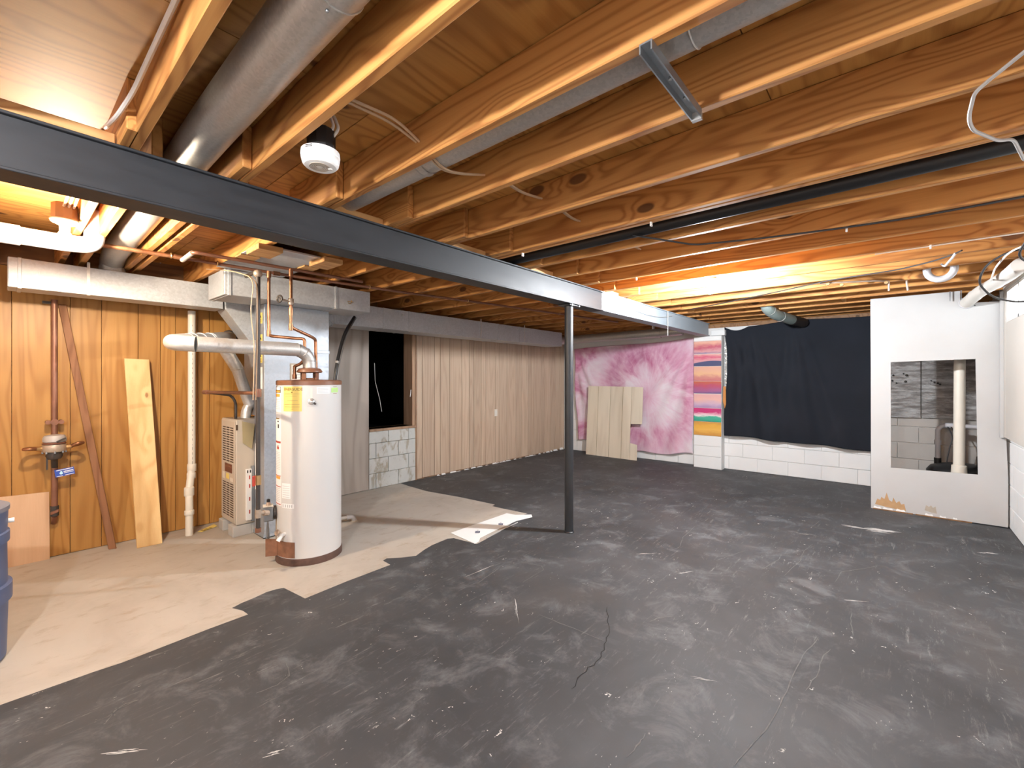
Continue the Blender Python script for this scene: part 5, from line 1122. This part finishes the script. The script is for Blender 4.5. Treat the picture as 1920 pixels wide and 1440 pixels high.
cable('long black cable stapled across the joist undersides', [(2.62, 1.25, 2.36), (2.75, 1.12, 2.338), (2.93, 0.97, 2.315), (3.10, 0.60, 2.325), (3.25, 0.226, 2.342), (3.29, -0.056, 2.342), (3.28, -0.36, 2.342), (3.25, -0.80, 2.342)], 0.006, 'rubber')
cable('black cable sagging under the brightly lit joists', [(5.75, 1.95, 2.34), (5.45, 1.5, 2.325), (5.208, 0.984, 2.335), (4.883, 0.417, 2.342), (4.70, -0.02, 2.325), (4.56, -0.22, 2.33), (4.45, -0.33, 2.342), (4.36, -0.36, 2.343)], 0.0055, 'rubber')
cable('thin cord drooping along the grey end of the beam', [(3.98, 2.243, 2.345), (4.45, 2.238, 2.28), (5.0, 2.238, 2.225), (5.5, 2.238, 2.235), (5.9, 2.242, 2.30)], 0.003, 'cable_grey', fillet=0.2)
cable('white pull cord hanging from the grey end of the beam', [(5.72, 2.235, 2.345), (5.72, 2.235, 2.02)], 0.0035, 'cable_white', fillet=0)
cable('black coil of cable hanging by the window', [(4.3, -0.74, 2.30), (4.55, -0.60, 2.33), (4.62, -0.50, 2.27), (4.70, -0.47, 2.16), (4.86, -0.56, 2.06), (5.0, -0.70, 2.03), (5.0, -0.79, 2.03)], 0.007, 'rubber', fillet=0.10)
cable('second black cable loop near the top of the window', [(3.9, -0.72, 2.335), (4.15, -0.63, 2.325), (4.25, -0.60, 2.24), (4.34, -0.66, 2.20), (4.42, -0.74, 2.22), (4.50, -0.80, 2.16)], 0.007, 'rubber', fillet=0.08)
cable('bundle of white cords tied under the joists by the window', [(4.15, -0.77, 2.34), (4.50, -0.60, 2.32), (4.72, -0.56, 2.26), (5.1, -0.58, 2.22), (5.55, -0.64, 2.30)], 0.006, 'cable_white', fillet=0.08)
cable('dark cable pinned to a joist at the right edge', [(3.55, -0.62, 2.338), (3.72, -0.56, 2.343), (3.70, -0.70, 2.335), (3.66, -0.83, 2.34)], 0.006, 'rubber')
cable('pale twin flex stapled along a joist near the window', [(4.08, -0.82, 2.343), (4.08, -0.40, 2.343), (4.09, -0.12, 2.343), (4.09, 0.10, 2.343)], 0.004, 'cable_white', fillet=0.05)
cable('white wire hanging inside the dark wall opening', [(3.50, 5.60, 1.68), (3.51, 5.60, 1.42), (3.60, 5.62, 1.15), (3.63, 5.62, 0.98)], 0.004, 'cable_white', fillet=0.03)
cable('white scrap of wire on the opening jamb', [(3.846, 5.22, 1.30), (3.838, 5.215, 1.24), (3.826, 5.21, 1.20)], 0.006, 'cable_white', fillet=0.02)
for k, (x, y) in enumerate(((3.285, 0.21), (4.08, -0.19), (2.44, 1.05), (2.44, 2.0), (3.68, 1.72))):
    tag(box(x - 0.010, x + 0.010, y - 0.005, y + 0.005, 2.325, 2.3495).build('cable_staple', 'white', bevel=0.002), 'tiny white cable staple under a joist, ' + ('by the sistered joist', 'beside the pale twin flex', 'on the doubled joist near the tan cables', 'on the doubled joist near the beam', 'between beam and bulb')[k], 'staple')
# metal strut bridging two joists below the thin duct
hs = thing('hanger_strut', 'short grey metal strut screwed across two joists', 'strut', (1.32, 0.5, 2.34))
m = MB(); m.box(1.125, 1.525, 0.482, 0.486, 2.322, 2.349); m.box(1.125, 1.525, 0.514, 0.518, 2.322, 2.349); m.box(1.125, 1.525, 0.486, 0.514, 2.345, 2.349); m.build('channel', 'steel', hs)
for x in (1.30, 1.42): MB().cyl((x, 0.50, 2.337), (x, 0.50, 2.3455), 0.006, 8).build('rivet', 'chrome', hs)
box(1.525, 1.540, 0.484, 0.516, 2.318, 2.349).build('end_tab', 'chrome', hs)
tag(MB().tube([(4.43, -0.335, 2.345), (4.46, -0.32, 2.318), (4.75, -0.30, 2.318), (4.80, -0.285, 2.345)], 0.008, 10, fillet=0.02).build('white_conduit', 'pvc_white', smooth=True), 'short white bent conduit under the joists left of the window', 'conduit')
tag(MB().torus((5.16, -0.30, 2.375), (0.85, 0.1, 0.1), 0.085, 0.027, 24, 12, 0.0, 2 * math.pi).build('white_trap', 'pvc_white', smooth=True), 'white plastic pipe bend set between two joists near the window', 'pipe')
gh = thing('capped_pipe', 'old green-stained capped water pipe under the joists above the white board', 'pipe', (5.1, 0.3, 2.33))
MB().tube([(5.02, 0.52, 2.343), (5.05, 0.40, 2.343), (5.20, 0.12, 2.343), (5.29, 0.03, 2.343), (5.30, 0.03, 2.255)], 0.008, 10, fillet=0.02).build('pipe', 'bronze', gh, smooth=True)
for c in ((5.03, 0.46, 2.335), (5.07, 0.36, 2.318), (5.26, 0.05, 2.328)): MB().cyl((c[0] - .015, c[1], c[2]), (c[0] + .015, c[1], c[2]), 0.014, 8).build('fitting', 'brass', gh)
tag(MB().tube([(5.36, -0.09, 2.343), (5.37, -0.095, 2.30), (5.375, -0.10, 2.255)], 0.009, 10).build('capped_stub', 'bronze', smooth=True), 'short brass pipe stub hanging above the white board', 'pipe')
# light switch on the panelling
sw = thing('light_switch', 'cream light switch plate on the greyed panelling', 'light switch', (5.605, 5.197, 0.87))
box(5.568, 5.642, 5.191, 5.197, 0.812, 0.932).build('plate', 'offwhite', sw, bevel=0.003)
box(5.590, 5.620, 5.188, 5.1908, 0.84, 0.868).build('rocker', 'porcelain', sw, bevel=0.002); box(5.590, 5.620, 5.188, 5.1908, 0.876, 0.904).build('rocker', 'porcelain', sw, bevel=0.002)
# small debris
for k, (x, y, s, mt, lb) in enumerate(((2.27, -0.18, 0.018, 'rust', 'small brown leaf on the black floor toward the right wall'), (1.80, -0.03, 0.010, 'torn_paper', 'tiny tan crumb on the black floor at lower right'))):
    tag(MB().lathe([(s * 0.3, 0.0), (s, 0.003), (s * 0.8, 0.009), (s * 0.2, 0.012)], (x, y, 0.001), 7).build('floor_debris', mt), lb, 'debris')
